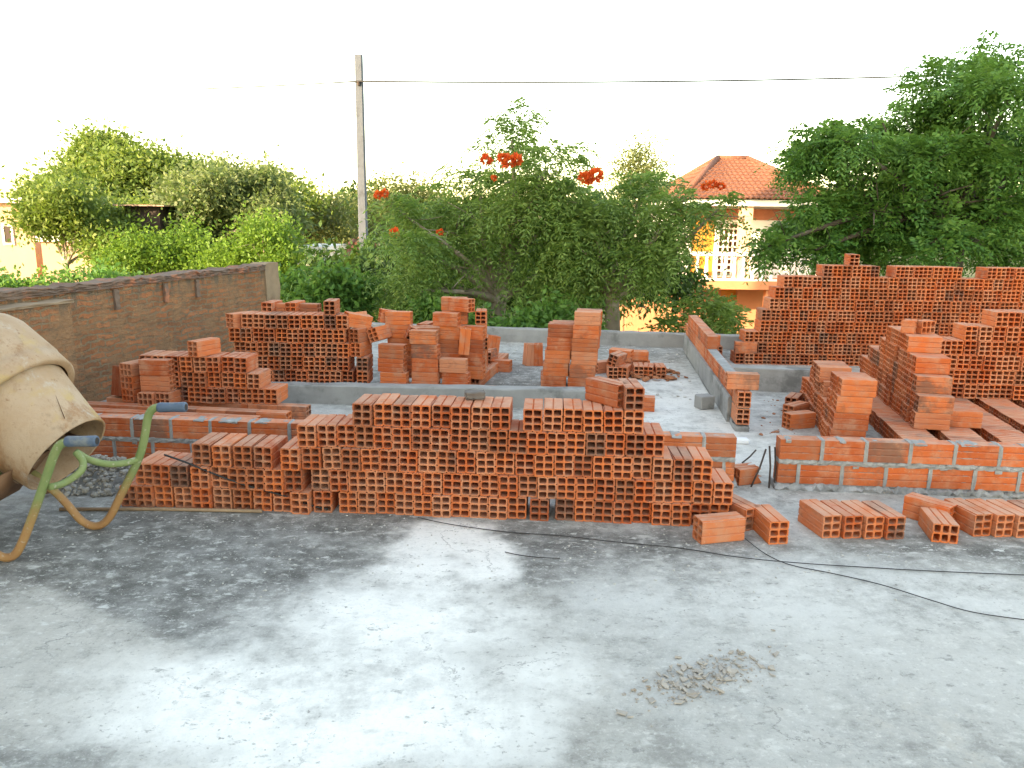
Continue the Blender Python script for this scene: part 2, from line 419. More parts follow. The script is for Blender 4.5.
# C: left stack on flat bricks, behind the left mortared wall
ZB = .142
C1, C2 = G(174, 402, ZB), G(277, 405, ZB)
def flat_row(p0, p1, z, name, mode='side', n=None):
    p0, p1 = Vector(p0), Vector(p1); L = (p1-p0).length; e = (p1-p0)/L; yaw = math.atan2(e.y, e.x)
    n = n or int(L/(BL+.004))
    for i in range(n):
        p = p0+e*(BL+.004)*(i+.5); p.z = z
        brick(mode, p, yaw, 'flat clay brick, %s from left in the %s' % (ORD[i+1], name), jit=.6)
nY = ey_
fl = G(92, 404, ZB); 
for k, (px0, n, nm) in enumerate(((70, 5, 'nearest flat row behind the left wall'), (78, 6, 'middle flat row behind the left wall'),
                                (84, 7, 'farther flat row behind the left wall'), (110, 7, 'farthest flat row under the left stack'))):
    p0 = G(px0, 414-k*6.0, ZB); p0.z = 0
    flat_row(p0, p0+ex_*3, 0.0, nm, n=n)
wall_stack(C1, C2, 174, 277, [
    [(176, 277)],
    [(142, 262)],
    [(142, 250)]], 'stack behind the left wall', z0=ZB)
eC = ex_
p = G(203, 403, ZB)+ey_*.09; p.z = ZB+3*.1412; brick('side', p, YAW+R(72), 'topmost single clay brick on the stack behind the left wall', must=True)
# left end of C
for k in range(2):
    p = G(145+k*17.5, 406, ZB); p.z = ZB; brick('endflat', p+ey_*.14, YAW, '%s of two bricks carrying the crosswise pair behind the left wall' % ('left', 'right')[k], must=True)
for k in range(2):
    p = G(155, 405, ZB)+ey_*.08; p.z = ZB+.117+k*.1415; brick('side', p, YAW+R(2), '%s crosswise brick at the left end behind the left wall' % ('lower', 'upper')[k], must=True)
for k in range(3):
    p = G(127, 404, ZB)+ey_*.2; p.z = ZB+k*.118; brick('endflat', p, YAW+R(-14), '%s brick of the small leftmost column by the old wall' % ('bottom', 'middle', 'top')[k], must=True)
p = G(110, 401, ZB)+ey_*.2; p.z = ZB+.01; brick('stand', p, YAW+R(70), 'brick standing on end and leaning at the far left', tilt=(0, 9), must=True)

# D: far left stack
ZD = .12
D1, D2 = G(243, 383, ZD), G(368, 385, ZD)
for k in range(2):
    p0 = D1+ey_*(.02+k*.13); p0.z = 0; p0 = p0 - ex_*.25
    flat_row(p0, p0+ex_*3, 0.0, ('front', 'rear')[k]+' flat row under the far left stack', mode='sideflat', n=6)
wall_stack(D1, D2, 243, 368, [
    [(262, 352), (357, 369)],
    [(246, 350), (357, 369)],
    [(236, 347)],
    [(232, 345)],
    [(244, 350)]], 'far left stack', z0=ZD)
p = G(330, 384, ZD)+ey_*.13; p.z = ZD+5*.1412; brick('end', p, YAW+R(10), 'topmost brick at the right end of the far left stack', must=True)
p = p+ex_*.2+ey_*.1; p.z = ZD+4*.1412; brick('end', p, YAW+R(-30), 'tilted brick sliding off the right end of the far left stack', tilt=(0, -18))
p = G(358, 384, ZD)+ey_*.13; p.z = ZD+2*.1412; brick('end', p, YAW+R(-8), 'third brick of the narrow column right of the far left stack', must=True)
p = p.copy(); p.z += .1412; brick('end', p, YAW+R(-14), 'fourth brick of the narrow column right of the far left stack', must=True)
p = p.copy(); p.z += .1412; p += ex_*-.03; brick('end', p, YAW+R(-48), 'twisted brick crowning the narrow column right of far left stack', tilt=(-12, 8))
p = G(236, 384, ZD)+ey_*.18; p.z = ZD+4*.1412; brick('end', p, YAW+R(-25), 'twisted brick on the left shoulder of the far left stack')
for k in range(4):
    p = G(258+k*12, 384, ZD)+ey_*.42; p.z = ZD+5*.1412-.02*(k % 2)-.05; brick('side' if k % 2 else 'end', p, YAW, '%s brick lying behind on top of the far left stack' % ORD[k+1])

# E: broken columns right of it
ZE = .118
E0 = G(392, 386, ZE)
def Ecol(px, back, n, mode, yaw, nm, z0=ZE, jx=.02, py=386):
    b = G(px, py, ZE)+ey_*back
    for i in range(n):
        p = b+ex_*random.uniform(-jx, jx)+ey_*random.uniform(-.012, .012); p.z = z0+i*.1412
        brick(mode, p, YAW+yaw, '%s brick of the %s' % (CRS[i], nm), jit=2.5)
for k in range(3):
    p0 = G(374, 388, ZE)+ey_*(.05+k*.13); p0.z = 0
    flat_row(p0, p0+ex_*3, 0, '%s flat row under the broken columns' % ('front', 'second', 'third')[k], mode='sideflat', n=5)
Ecol(393, .05, 3, 'side', R(-3), 'short left column among the broken columns')
Ecol(424, .06, 4, 'side', R(-2), 'middle front column among the broken columns')
Ecol(454, .03, 2, 'side', R(-4), 'low right column among the broken columns')
Ecol(388, .48, 5, 'side', R(4), 'tall rear left column among the broken columns')
Ecol(441, .40, 5, 'side', R(-5), 'rear middle column among the broken columns', jx=.03)
Ecol(441, .60, 6, 'side', R(3), 'tallest rear column among the broken columns', jx=.03)
Ecol(464, .42, 4, 'side', R(-6), 'rear right column among the broken columns')
Ecol(470, .66, 5, 'end', R(6), 'rear end-on column among the broken columns')
Ecol(412, .66, 4, 'end', R(-8), 'rear low column among the broken columns')
ea, eb = G(473, 389), G(503, 362); ed = (eb-ea).normalized(); yE = math.atan2(ed.y, ed.x)
for k in range(6):
    p = ea+ed*(.14+k*.274); brick('endflat', p, yE-R(90), '%s brick from the near end along right edge of the broken columns' % ORD[k+1])
    if k < 5:
        p = p+Vector((-.05, .05, 0)); p.z = .118; md = ('side', 'end', 'stand', 'end', 'stand')[k]
        brick(md, p, YAW+R((-4, 30, 12, -20, 35)[k]), '%s upper brick from the near end along right edge of broken columns' % ORD[k+1], tilt=((0, 0), (0, 16), (6, 0), (0, -12), (0, 8))[k])
for k, (px, bk, z, md, yw, tl) in enumerate(((404, .34, 3, 'end', 20, (0, 25)), (418, .36, 3, 'side', 25, (8, 0)), (372, .3, 3, 'end', -15, (0, -20)), (378, .55, 4, 'side', 30, (0, 10)), (459, .3, 2, 'stand', 10, (0, 5)), (452, .5, 5, 'side', -30, (0, 0)))):
    p = G(px, 386, ZE)+ey_*bk; p.z = ZE+z*.1412; brick(md, p, YAW+R(yw), ('canted brick lodged left of the middle front column', 'skewed brick behind the middle front column', 'canted brick in the gap beside the far left stack', 'skewed brick on the rear left column', 'brick on end behind the low right column', 'skewed brick atop the rear middle column')[k], tilt=tl)
p = G(486, 372); brick('sideflat', p, YAW+R(20), 'flat brick beyond the right edge of the broken columns')
p = p.copy()+ey_*.02; p.z = .117; brick('end', p, YAW+R(10), 'brick on the flat one beyond the broken columns')
p = G(500, 371); brick('side', p, YAW+R(-10), 'brick lying right of the broken columns on bare slab')
for k in range(2):
    p = G(529+k*9, 365); brick('stand', p, YAW+R(25-20*k), '%s of two bricks standing on end near the parapet' % ('left', 'right')[k], tilt=(0, 4-6*k))

# F: free-standing double pillar
F1 = G(552, 389); F2 = G(580, 391)
for i in range(6):
    for dpt in range(3):
        p = F2+ex_*(.012*i+random.uniform(-.012, .012))+ey_*(.06+dpt*.121); p.z = i*.1412
        lab = '%s brick of the tall right pillar%s' % (CRS[i], (' facing the viewer', ', middle layer', ', rear layer')[dpt])
        if i < 5 or dpt > 0 or True: brick('side', p, YAW+R(-1), lab, jit=2, bias=1.0 if dpt == 0 else .7)
        if i < 5:
            p = F1+ex_*(.022*i+random.uniform(-.014, .014))+ey_*(.06+dpt*.121); p.z = i*.1412
            brick('side', p, YAW+R(2), '%s brick of the shorter left pillar%s' % (CRS[i], (' facing the viewer', ', middle layer', ', rear layer')[dpt]), jit=2, bias=1.0 if dpt == 0 else .7)
# G: small heap right of the pillar
gb = G(612, 377)
for k, (dx, dy, z, mode, yw, tl) in enumerate(((0, 0, 0, 'end', 5, (0, 0)), (.14, .02, 0, 'end', -12, (0, 0)), (.06, .3, 0, 'side', 10, (0, 0)), (.05, .02, .1412, 'end', -24, (0, 14)),
        (.3, .12, 0, 'end', 2, (0, 0)), (.42, .12, 0, 'end', -3, (0, 0)), (.55, .14, 0, 'end', 4, (0, 0)), (.1, .32, .1412, 'side', -20, (6, 0)), (.3, .42, 0, 'side', 20, (0, 0)), (.28, .4, .1412, 'sideflat', 8, (0, 0)), (-.1, .28, 0, 'side', 40, (0, 0)))):
    p = gb+ex_*dx+ey_*dy; p.z = z; brick(mode, p, YAW+R(yw), 'heap', tilt=tl)
hp_ = sorted([b for b in BR if b['label'] == 'heap'], key=lambda b: proj(b['c'])[0])
for k, b in enumerate(hp_): b['label'] = '%s brick from the left in the tumbled heap right of the double pillar' % ORD[k+1]
p = G(640, 410); brick('side', p, YAW, 'brick lying on the slab just behind the right end of long stack')
# I: two bricks past the perpendicular wall
for k, (px, py, z, md, yw) in enumerate(((706, 355, 0, 'end', 0), (716, 355, 0, 'end', 4), (709, 355, .1412, 'side', -8), (704, 353, .1412, 'end', -14))):
    p = G(px, py); p.z = z; brick(md, p, YAW+R(yw), '%s brick of the low pile at the far parapet beyond the dividing wall' % ORD[k+1])

# J: long stack at the far right
J1, J2 = G(735, 364), G(1024, 369)
RJ = 1075
wall_stack(J1, J2, 735, 1024, [
    [(735, RJ)], [(757, RJ)], [(743, RJ)], [(757, RJ)], [(758, RJ)], [(765, RJ)], [(769, RJ)], [(777, RJ)],
    [(815, 869), (885, 949), (974, RJ)]], 'long far right stack', djit=.015)
p = J1+(J2-J1).normalized()*((745-735)/(1024-735)*(J2-J1).length)+ey_*.06; p.z = .1412
brick('side', p, YAW, 'crosswise brick at the foot of the long far right stack', must=True)
p = J1+(J2-J1).normalized()*((844-735)/(1024-735)*(J2-J1).length)+ey_*.13; p.z = 9*.1412
brick('end', p, YAW, 'topmost single brick crowning the long far right stack', must=True)

# K: tapering row on flat bricks; L: low row left of it; M: stepped stack at the right edge
YK = R(-11); ek = Vector((math.cos(YK), math.sin(YK), 0)); fk = Vector((-math.sin(YK), math.cos(YK), 0))
K0 = G(915, 429, ZB)
for r, (a, b) in enumerate(((0, 17), (0, 17), (1, 15), (2, 12), (4, 10))):
    for i in range(a, b):
        p = K0+ek*(BL/2+random.uniform(-.012, .012)+.004*r)+fk*(.06+i*.119); p.z = ZB+r*.1412
        brick('side', p, YK, 'hollow clay brick, %s from near end in %s course of the tapering row' % (ORD[i-a+1], CRS[r]))
    if r in (0, 1, 2):     # second layer further right
        for i in range(a, min(b, a+3)):
            p = K0+ek*(BL*1.5+.01)+fk*(.2+i*.119); p.z = ZB+r*.1412
            if r == 0: brick('side', p, YK, 'hollow clay brick, %s beside the foot of the tapering row on the right' % ORD[i-a+1])
KCROWN = K0+ek*.13+fk*(.06+5.5*.119)+Vector((0, 0, 5*.1412+.001))
L0 = G(834, 446, 0.0)
for r, (a, b) in enumerate(((0, 13), (0, 13), (0, 11), (0, 3))):
    for i in range(a, b):
        if r == 2 and i in (3, 4): continue
        p = L0+ek*(BL/2+random.uniform(-.012, .012)-.012*(3-r))+fk*(.06+i*.119); p.z = r*.1412
        brick('side', p, YK+R(0 if i < 3 else 4), 'hollow clay brick, %s from near end in %s course of the low row' % (ORD[i-a+1], CRS[r]))
for i in range(5, 8):
    p = L0+ek*(BL/2-.05)+fk*(.1+i*.121); p.z = 3*.1412-.02; brick('side', p, YK+R(6), 'hollow clay brick, %s of the raised part behind in the low row' % ORD[i-4])
for k in range(3):
    p = L0+ek*(-.2+.03*k)+fk*(.55+.36*k); p.z = .0; brick('side', p, YK+R(30+20*k), '%s of the bricks strewn along the left of the low row' % ORD[k+1])
M1, M2 = G(931, 397, ZB), G(1024, 400, ZB)
wall_stack(M1, M2, 931, 1024, [
    [(925, 1050)], [(925, 1050)], [(928, 1050)], [(931, 1050)], [(957, 1050)], [(984, 1050)]], 'stepped stack at right', z0=ZB)
# flat rows in front of M
for k, px in enumerate((905, 953, 1002, 1051, 1100)):
    b = G(px, 441, ZB); b.z = 0
    for i in range(16):
        p = b+ek*(BL/2+random.uniform(-.006, .006))+fk*(.0+i*.1185); brick('side', p, YK, 'flat clay brick, %s from near end in %s rail row at right' % (ORD[i+1], ORD[k+1]), jit=.5)

# ---- turn the records into objects: the 300 that show largest, the rest one mass
GROUP = 'hollow clay bricks stacked about the roof'
from mathutils.bvhtree import BVHTree
bv, bp = [], []
CUBE = [(-1, -1, -1), (1, -1, -1), (1, 1, -1), (-1, 1, -1), (-1, -1, 1), (1, -1, 1), (1, 1, 1), (-1, 1, 1)]
CF = [(0, 1, 2, 3), (4, 7, 6, 5), (0, 4, 5, 1), (1, 5, 6, 2), (2, 6, 7, 3), (3, 7, 4, 0)]
HALF = Vector((BW/2, BL/2, BH/2))
def boxv(M, s): return [M @ Vector((a*s.x, b*s.y, c*s.z)) for a, b, c in CUBE]
for b in BR:
    n = len(bv); bv += boxv(b['M'], HALF); bp += [tuple(i+n for i in f) for f in CF]
wa, wb_ = G(99, 417, .355), G(1024, 447, .355); wd = (wb_-wa).normalized(); wl = (wb_-wa).length
for (p, q) in ((-.3, .667), (.70, 1.1)):     # the mortared walls hide what lies behind them
    a_, b_ = wa+wd*wl*p, wa+wd*wl*q; n = len(bv); bv += [Vector((a_.x, a_.y, 0)), Vector((b_.x, b_.y, 0)), Vector((b_.x, b_.y, .355)), Vector((a_.x, a_.y, .355))]; bp.append((n, n+1, n+2, n+3))
BVH = BVHTree.FromPolygons(bv, bp)
GRID = [-.85, -.45, 0, .45, .85]
for b in BR:
    area = 0.0
    for ax_ in range(3):
        o1, o2 = [i for i in range(3) if i != ax_]; fa = 4*HALF[o1]*HALF[o2]
        for sg in (-1, 1):
            nl = Vector((0, 0, 0)); nl[ax_] = sg; nw = (b['M'].to_3x3() @ nl)
            for g1 in GRID:
                for g2 in GRID:
                    p = Vector((0, 0, 0)); p[ax_] = sg*HALF[ax_]*1.004; p[o1] = g1*HALF[o1]; p[o2] = g2*HALF[o2]
                    w_ = b['M'] @ p; v_ = EYE-w_; dl = v_.length; cs = nw.dot(v_)/dl
                    if cs <= 0: continue
                    px_, py_, dz_ = proj(w_)
                    if not (0 < px_ < 1024 and 0 < py_ < 768): continue
                    if BVH.ray_cast(w_+nw*.0006, v_/dl, dl)[0] is None: area += fa/25*cs*(F/dl)**2
    b['area'] = area
inview = sorted([b for b in BR if b['area'] > 3], key=lambda b: -b['area'])
indiv = inview[:300]; ids = {id(b) for b in indiv}; rest = [b for b in BR if id(b) not in ids]
proto = None; seen = {}
for k, b in enumerate(indiv):
    if proto is None:
        o = bpy.data.objects.new('hollow_brick', BRICK_MESH[0]); proto = o
    else:
        o = proto.copy(); o.data = BRICK_MESH[(k*5+k//8) % 8]
    COL.objects.link(o); o.matrix_world = b['M']
    tag(o, b['label'], 'brick', GROUP); seen[b['label']] = seen.get(b['label'], 0)+1
for l_, c_ in seen.items():
    if c_ > 1: print('DUP LABEL', l_, c_)
    if len(l_.split()) > 16: print('LONG', l_)
NV = len(SV); allV = np.zeros((len(rest)*NV, 3)); 
for k, b in enumerate(rest):
    M = np.array(b['M']); allV[k*NV:(k+1)*NV] = SV @ M[:3, :3].T + M[:3, 3]
fcs = [tuple(i+k*NV for i in f) for k in range(len(rest)) for f in SF]
me = bpy.data.meshes.new('brick_mass'); me.from_pydata(allV.tolist(), [], fcs)
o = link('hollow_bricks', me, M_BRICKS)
tag(o, 'mass of farther hollow clay bricks piled in the long rear stacks at right', 'bricks', GROUP, 'stuff')
print('bricks', len(BR), 'in view', len(inview), 'mass', len(rest), 'cut area', indiv[-1]['area'])

# ------------------------------------------------------------------ mortared walls
W1, W2 = G(99, 417, .355), G(1024, 447, .355); W1.z = W2.z = 0
eW = (W2-W1).normalized(); nW = Vector((-eW.y, eW.x, 0)); LW = (W2-W1).length; yW = math.atan2(eW.y, eW.x)
def wu(px):   # run length along the wall face at picture column px (at its top)
    d = ray(px, 417+(px-99)*30/925); p = EYE+d*((.355-CH)/d.z); return (p-W1).dot(eW)
def closed_brick(bm, c, yaw, l, w, h, rg):
    """long-side face with two grooves, laid in mortar"""
    V = [] ; T = Matrix.Translation(c) @ Matrix.Rotation(yaw+rg.uniform(-.012, .012), 4, 'Z')
    prof = [(-w/2, 0), (w/2, 0)]
    pts = []
    for sgn in (-1, 1):
        zz = [0, h/3-.006, h/3, h/3+.006, 2*h/3-.006, 2*h/3, 2*h/3+.006, h]
        if sgn == 1: zz = zz[::-1]
        for z in zz:
            dx = .007 if abs(z-h/3) < .001 or abs(z-2*h/3) < .001 else 0
            pts.append((sgn*(w/2-dx), z))
    n = len(pts)
    a = [bm.verts.new(T @ Vector((-l/2, p[0], p[1]))) for p in pts]; b = [bm.verts.new(T @ Vector((l/2, p[0], p[1]))) for p in pts]
    bm.faces.new(a); bm.faces.new(b[::-1])
    for k in range(n): bm.faces.new((a[k], b[k], b[(k+1) % n], a[(k+1) % n]))
def mortar_strip(bm, u0_, u1_, y0, y1, z0, z1, rg, amp=.006):
    """rough mortar core between W-line abscissae u0,u1"""
    n = max(2, int((u1_-u0_)/.025)); rows = [(y0, z0), (y0-amp*.8, (z0+z1)/2), (y0, z1-.004), ((y0+y1)/2, z1), (y1, z1-.004), (y1+amp*.8, (z0+z1)/2), (y1, z0)]
    R_ = []
    for i in range(n+1):
        u = u0_+(u1_-u0_)*i/n; ring = []
        for (y, z) in rows:
            p = W1+eW*u+nW*(y+rg.uniform(-amp, amp))+Vector((0, 0, z+(rg.uniform(-amp, amp) if z > z0 else 0))); ring.append(bm.verts.new(p))
        R_.append(ring)
    for i in range(n):
        for k in range(len(rows)-1): bm.faces.new((R_[i][k], R_[i][k+1], R_[i+1][k+1], R_[i+1][k]))
    bm.faces.new(R_[0]); bm.faces.new(R_[-1][::-1])
def mortared_wall(name, ua, ub, label, seed):
    rg = random.Random(seed); root = empty(name, W1+eW*ua, 0.0); Mi = Matrix.Translation(-(W1+eW*ua))
    bm = bmesh.new()
    mortar_strip(bm, ua-.02, ub+.02, -.02, BW+.02, -.01, .04, rg, .014)
    mortar_strip(bm, ua+.006, ub-.006, .008, BW-.008, .03, .352, rg, .003)
    mortar_strip(bm, ua, ub, -.003, BW+.003, .178, .214, rg, .008)
    # vertical joints squeezed out
    for c, (zb, off) in enumerate(((.042, .5), (.213, 0.0))):
        cb = bmesh.new(); u = ua-off*(BL+.022)
        while u < ub:
            a, b = max(u, ua), min(u+BL, ub)
            if b-a > .05: closed_brick(cb, W1+eW*((a+b)/2)+nW*(BW/2)+Vector((0, 0, zb)), yW, b-a, BW, BH, rg)
            if ua < u+BL+.011 < ub:
                mortar_strip(bm, u+BL-.001, u+BL+.024, -.002, BW+.002, zb-.01, zb+BH+.004, rg, .005)
            if rg.random() < .7 and b-a > .1:
                um = rg.uniform(a, b-.1); mortar_strip(bm, um, um+rg.uniform(.03, .14), -.004, BW+.004, zb+BH-rg.uniform(.006, .025), zb+BH+.004, rg, .006)
            u += BL+.022
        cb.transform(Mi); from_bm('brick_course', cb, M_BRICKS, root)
    bm.transform(Mi); from_bm('mortar', bm, M_MORTAR, root, smooth=False)
    tag(root, label, 'wall'); return root
mortared_wall('low_brick_wall', wu(55), wu(737), 'low two-course mortared brick wall running left behind the front stacks', 3)
mortared_wall('low_brick_wall', wu(781), wu(1110), 'low two-course mortared brick wall on the right, facing open slab', 4)

# dividing wall running away from the opening
TN = G(733, 432); TF = G(684, 352)
eT = (TF-TN).normalized(); LT = (TF-TN).length; nT = Vector((eT.y, -eT.x, 0)); yT = math.atan2(eT.y, eT.x)
TM = Matrix.Translation(TN) @ Matrix.Rotation(yT, 4, 'Z')     # local x along the wall, local -y to the right
tw = empty('dividing_wall', TN, yT); tag(tw, 'plastered dividing wall with a broken top course running back to the parapet', 'wall')
bm = bmesh.new(); rg = random.Random(5)
add_box(bm, (.35, -.15, 0), (LT+.1, 0, .24))
add_box(bm, (.02, -.14, 0), (.35, -.02, .05))
bmesh.ops.subdivide_edges(bm, edges=bm.edges, cuts=6)
for v in bm.verts: v.co += Vector((rg.uniform(-1, 1), rg.uniform(-1, 1), 0))*.006
from_bm('concrete_base', bm, M_CONC, tw)
bm = bmesh.new(); u = .33
while u < LT-.1:
    closed_brick(bm, Vector((u+BL/2, -.078, .243)), 0, BL, BW, BH, rg); u += BL+.015
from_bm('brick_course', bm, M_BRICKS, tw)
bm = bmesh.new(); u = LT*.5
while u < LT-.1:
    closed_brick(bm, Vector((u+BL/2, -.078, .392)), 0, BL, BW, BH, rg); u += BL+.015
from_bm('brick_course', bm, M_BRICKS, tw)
bm = bmesh.new()
for z in (.063, .215):
    T = Matrix.Translation((.16, -.08, z+.07)) @ Matrix.Rotation(R(90), 4, 'Z'); vs = [bm.verts.new(T @ Vector(v)) for v in brick_geo(fine=False)[0]]
    for f in SF: bm.faces.new([vs[i] for i in f])
from_bm('toothed_end', bm, M_BRICKS, tw)
bm = bmesh.new(); add_box(bm, (.33, -.13, .381), (LT*.5+.02, -.03, .388), bev=.002); add_box(bm, (.05, -.12, .202), (.3, -.04, .216)); from_bm('mortar', bm, M_MORTAR, tw)

def late_brick(mode, p, yaw, label):
    o = proto.copy(); COL.objects.link(o); o.matrix_world = Matrix.Translation(Vector(p)+Vector((0, 0, SIZE[mode][2]/2))) @ Matrix.Rotation(yaw, 4, 'Z') @ MODE[mode]
    tag(o, label, 'brick', GROUP)
p = TN+eT*.14+nT*.07; late_brick('side', (p.x, p.y, .362), YAW, 'brick laid crosswise on the near end of the dividing wall')

# beams and parapet
def beam(name, pts, w, h, label, cat='beam', seed=1, z0=-.01):
    root = None; rg = random.Random(seed); a, b = Vector(pts[0]), Vector(pts[1]); a.z = b.z = 0
    L = (b-a).length; yaw = math.atan2((b-a).y, (b-a).x)
    bm = bmesh.new(); n = max(4, int(L/.15)); prof = [(0, z0), (0, h*.5), (.002, h-.012), (.012, h), (w/2, h), (w-.012, h), (w-.002, h-.012), (w, h*.5), (w, z0)]
    rings = []
    for i in range(n+1):
        rings.append([bm.verts.new((L*i/n, y+rg.uniform(-.005, .005), z+(rg.uniform(-.005, .005) if z > 0 else 0))) for y, z in prof])
    for i in range(n):
        for k in range(len(prof)-1): bm.faces.new((rings[i][k], rings[i][k+1], rings[i+1][k+1], rings[i+1][k]))
    bm.faces.new(rings[0]); bm.faces.new(rings[-1][::-1])
    bmesh.ops.recalc_face_normals(bm, faces=bm.faces)
    o = from_bm(name, bm, M_CONC); o.location = a; o.rotation_euler = (0, 0, yaw)
    tag(o, label, cat); return o
beam('concrete_beam', (G(170, 401), G(585, 409)), .16, .185, 'grey concrete beam on the slab below the far left stack', seed=2)
bL = TN+eT*(LT*.42)+nT*.17
beam('concrete_beam', (Vector((bL.x, bL.y, 0)), Vector((bL.x, bL.y, 0))+ex_*1.1), .16, .25, 'grey concrete beam right of the dividing wall before the far right stack', seed=3)
pl = on_back(230); pr = on_back(1120)
beam('parapet', (pl, pr), .16, .20, 'low grey concrete parapet along the far edge of the roof', 'parapet', 4)

# ------------------------------------------------------------------ old wall at left
def mat_oldwall():
    t = NT('old brickwork')
    br = t.n('ShaderNodeTexBrick'); 
    sx = t.n('ShaderNodeSeparateXYZ'); t.l(t.co, sx.inputs[0]); cb = t.n('ShaderNodeCombineXYZ'); t.l(sx.outputs[0], cb.inputs[0]); t.l(sx.outputs[2], cb.inputs[1])
    dist = t.n('ShaderNodeVectorMath', operation='MULTIPLY_ADD'); nz = t.n('ShaderNodeTexNoise'); t.l(t.co, nz.inputs['Vector']); nz.inputs['Scale'].default_value = 6
    nz.inputs['Detail'].default_value = 5
    t.l(nz.outputs['Color'], dist.inputs[0]); dist.inputs[1].default_value = (.13, .11, .1); t.l(cb.outputs[0], dist.inputs[2])
    t.l(dist.outputs[0], br.inputs['Vector']); br.inputs['Scale'].default_value = 1.0
    br.inputs['Brick Width'].default_value = .21; br.inputs['Row Height'].default_value = .058; br.inputs['Mortar Size'].default_value = .010
    br.inputs['Color1'].default_value = (.50, .185, .09, 1); br.inputs['Color2'].default_value = (.30, .125, .066, 1); br.inputs['Mortar'].default_value = (.27, .19, .125, 1)
    c = t.mix(t.ss(t.noise(2.2, 7, .65), .45, .62), br.outputs['Color'], (.34, .19, .11))
    c = t.mix(t.ss(t.noise(5, 7, .7), .55, .68, 0, .85), c, (.50, .23, .11))
    bl = t.noise(11, 8, .75, t.mapping((.6, 1, 1.5))); c = t.mix(t.ss(bl, .5, .62, 0, .75), c, (.20, .13, .085)); c = t.mix(t.ss(bl, .46, .36, 0, .6), c, (.47, .26, .14))
    drip = t.noise(5, 6, .7, t.mapping((1.3, 1, .22)))
    top = t.ss(sx.outputs[2], .85, 1.12)
    c = t.mix(t.math('MULTIPLY', t.ss(drip, .46, .6), t.math('ADD', top, .12), clamp=True), c, (.16, .13, .10))
    c = t.mix(t.ss(t.noise(3.3, 6, .7), .6, .7, 0, .4), c, (.33, .27, .20))
    h = t.math('ADD', t.math('MULTIPLY', br.outputs['Fac'], -.6), t.noise(22, 6, .7))
    return t.bsdf(c, .95, t.bump(h, 1.0, .035), spec=.1)
OW1 = Vector((-5.0, 3.2, 0)); OW2 = Vector((-3.22, 10.75, 0))
M_OLD = mat_oldwall()
M_COP = mat_plain('sooty coping', (.17, .115, .09), .4, 9, .95, .9, dirt=(.42, .16, .09))
M_PLAS = mat_plain('pale render', (.30, .21, .14), .45, 4, .95, .7, dirt=(.20, .12, .075))
a_, b_ = OW1, OW2; Lo = (b_-a_).length; yO = math.atan2((b_-a_).y, (b_-a_).x)
ow = empty('old_brick_wall', OW1, yO); tag(ow, 'old weathered brick boundary wall with crumbling top along the left', 'wall')
def rough_prism(bm, x0, x1, y0, y1, z0, z1, rg, step=.12, amp=.01, ztop=None):
    n = max(2, int((x1-x0)/step)); m_ = 7
    rings = []
    for i in range(n+1):
        x = x0+(x1-x0)*i/n; zt = z1+(ztop(x) if ztop else rg.uniform(-amp, amp)); ring = []
        for k in range(m_+1): ring.append((x, y0+rg.uniform(-amp, amp), z0+(zt-z0)*k/m_))
        for k in range(m_+1): ring.append((x, y1+rg.uniform(-amp, amp), z0+(zt-z0)*(1-k/m_)))
        rings.append([bm.verts.new(p) for p in ring])
    for i in range(n):
        for k in range(2*m_+1): bm.faces.new((rings[i][k], rings[i][k+1], rings[i+1][k+1], rings[i+1][k]))
    bm.faces.new(rings[0]); bm.faces.new(rings[-1][::-1]); bmesh.ops.recalc_face_normals(bm, faces=bm.faces)
rg = random.Random(9)
bm = bmesh.new(); rough_prism(bm, 0, Lo-.35, 0, .22, -.02, 1.08, rg); from_bm('wall', bm, M_OLD, ow)
bm = bmesh.new(); rough_prism(bm, 0, Lo-.36, -.02, .25, 1.075, 1.145, rg, .07, .014); from_bm('coping', bm, M_COP, ow)
bm = bmesh.new(); rough_prism(bm, Lo-.345, Lo, -.012, .235, -.02, 1.155, rg, .1, .012); from_bm('end_pier', bm, M_PLAS, ow)
bm = bmesh.new(); rough_prism(bm, 0, 3.85, -.20, -.015, -.02, 1.015, rg, .12, .008); from_bm('buttress', bm, M_OLD, ow)
bm = bmesh.new(); rough_prism(bm, 0, 3.87, -.22, -.012, 1.017, 1.04, rg, .1, .006); from_bm('ledge', bm, M_PLAS, ow)
for x in (3.1, 4.6, 5.35, 5.9):
    bm = bmesh.new(); 
    if x > 3.9: rough_prism(bm, x, x+.06, -.03, -.004, .86, 1.06, rg, .03, .006); from_bm('pipe_stub', bm, M_COP, ow)

# ------------------------------------------------------------------ rebars, bits, cables
def thing_tube(name, pts, r, mat, label, cat, group=None, n=6, smooth=0):
    pts = [Vector(p) for p in pts]; o0 = pts[0].copy()
    if smooth: pts = smooth_path(pts, smooth)
    bm = bmesh.new(); add_tube(bm, [p-o0 for p in pts], r, n)
    o = from_bm(name, bm, mat, None, True); o.location = o0; return tag(o, label, cat, group)
def rebar(pb, pt, lab):
    a = G(*pb); d = ray(*pt); t = (a.y+.06)/d.y; b = EYE+d*t; mid = (a+b)/2+Vector((.008, 0, 0))
    thing_tube('rebar', [a, mid, b], .0065, M_STEEL, lab, 'rebar', 'reinforcing bars in the wall opening')
rebar((751, 487), (766, 449), 'slanted rusty reinforcing bar, leftmost in the wall opening')
rebar((769, 488), (769.5, 446), 'upright rusty reinforcing bar left of another in the wall opening')
rebar((774, 488), (775, 447), 'upright rusty reinforcing bar nearest the right wall end')
rebar((742, 463), (756, 450), 'short rusty reinforcing bar leaning behind the broken brick')
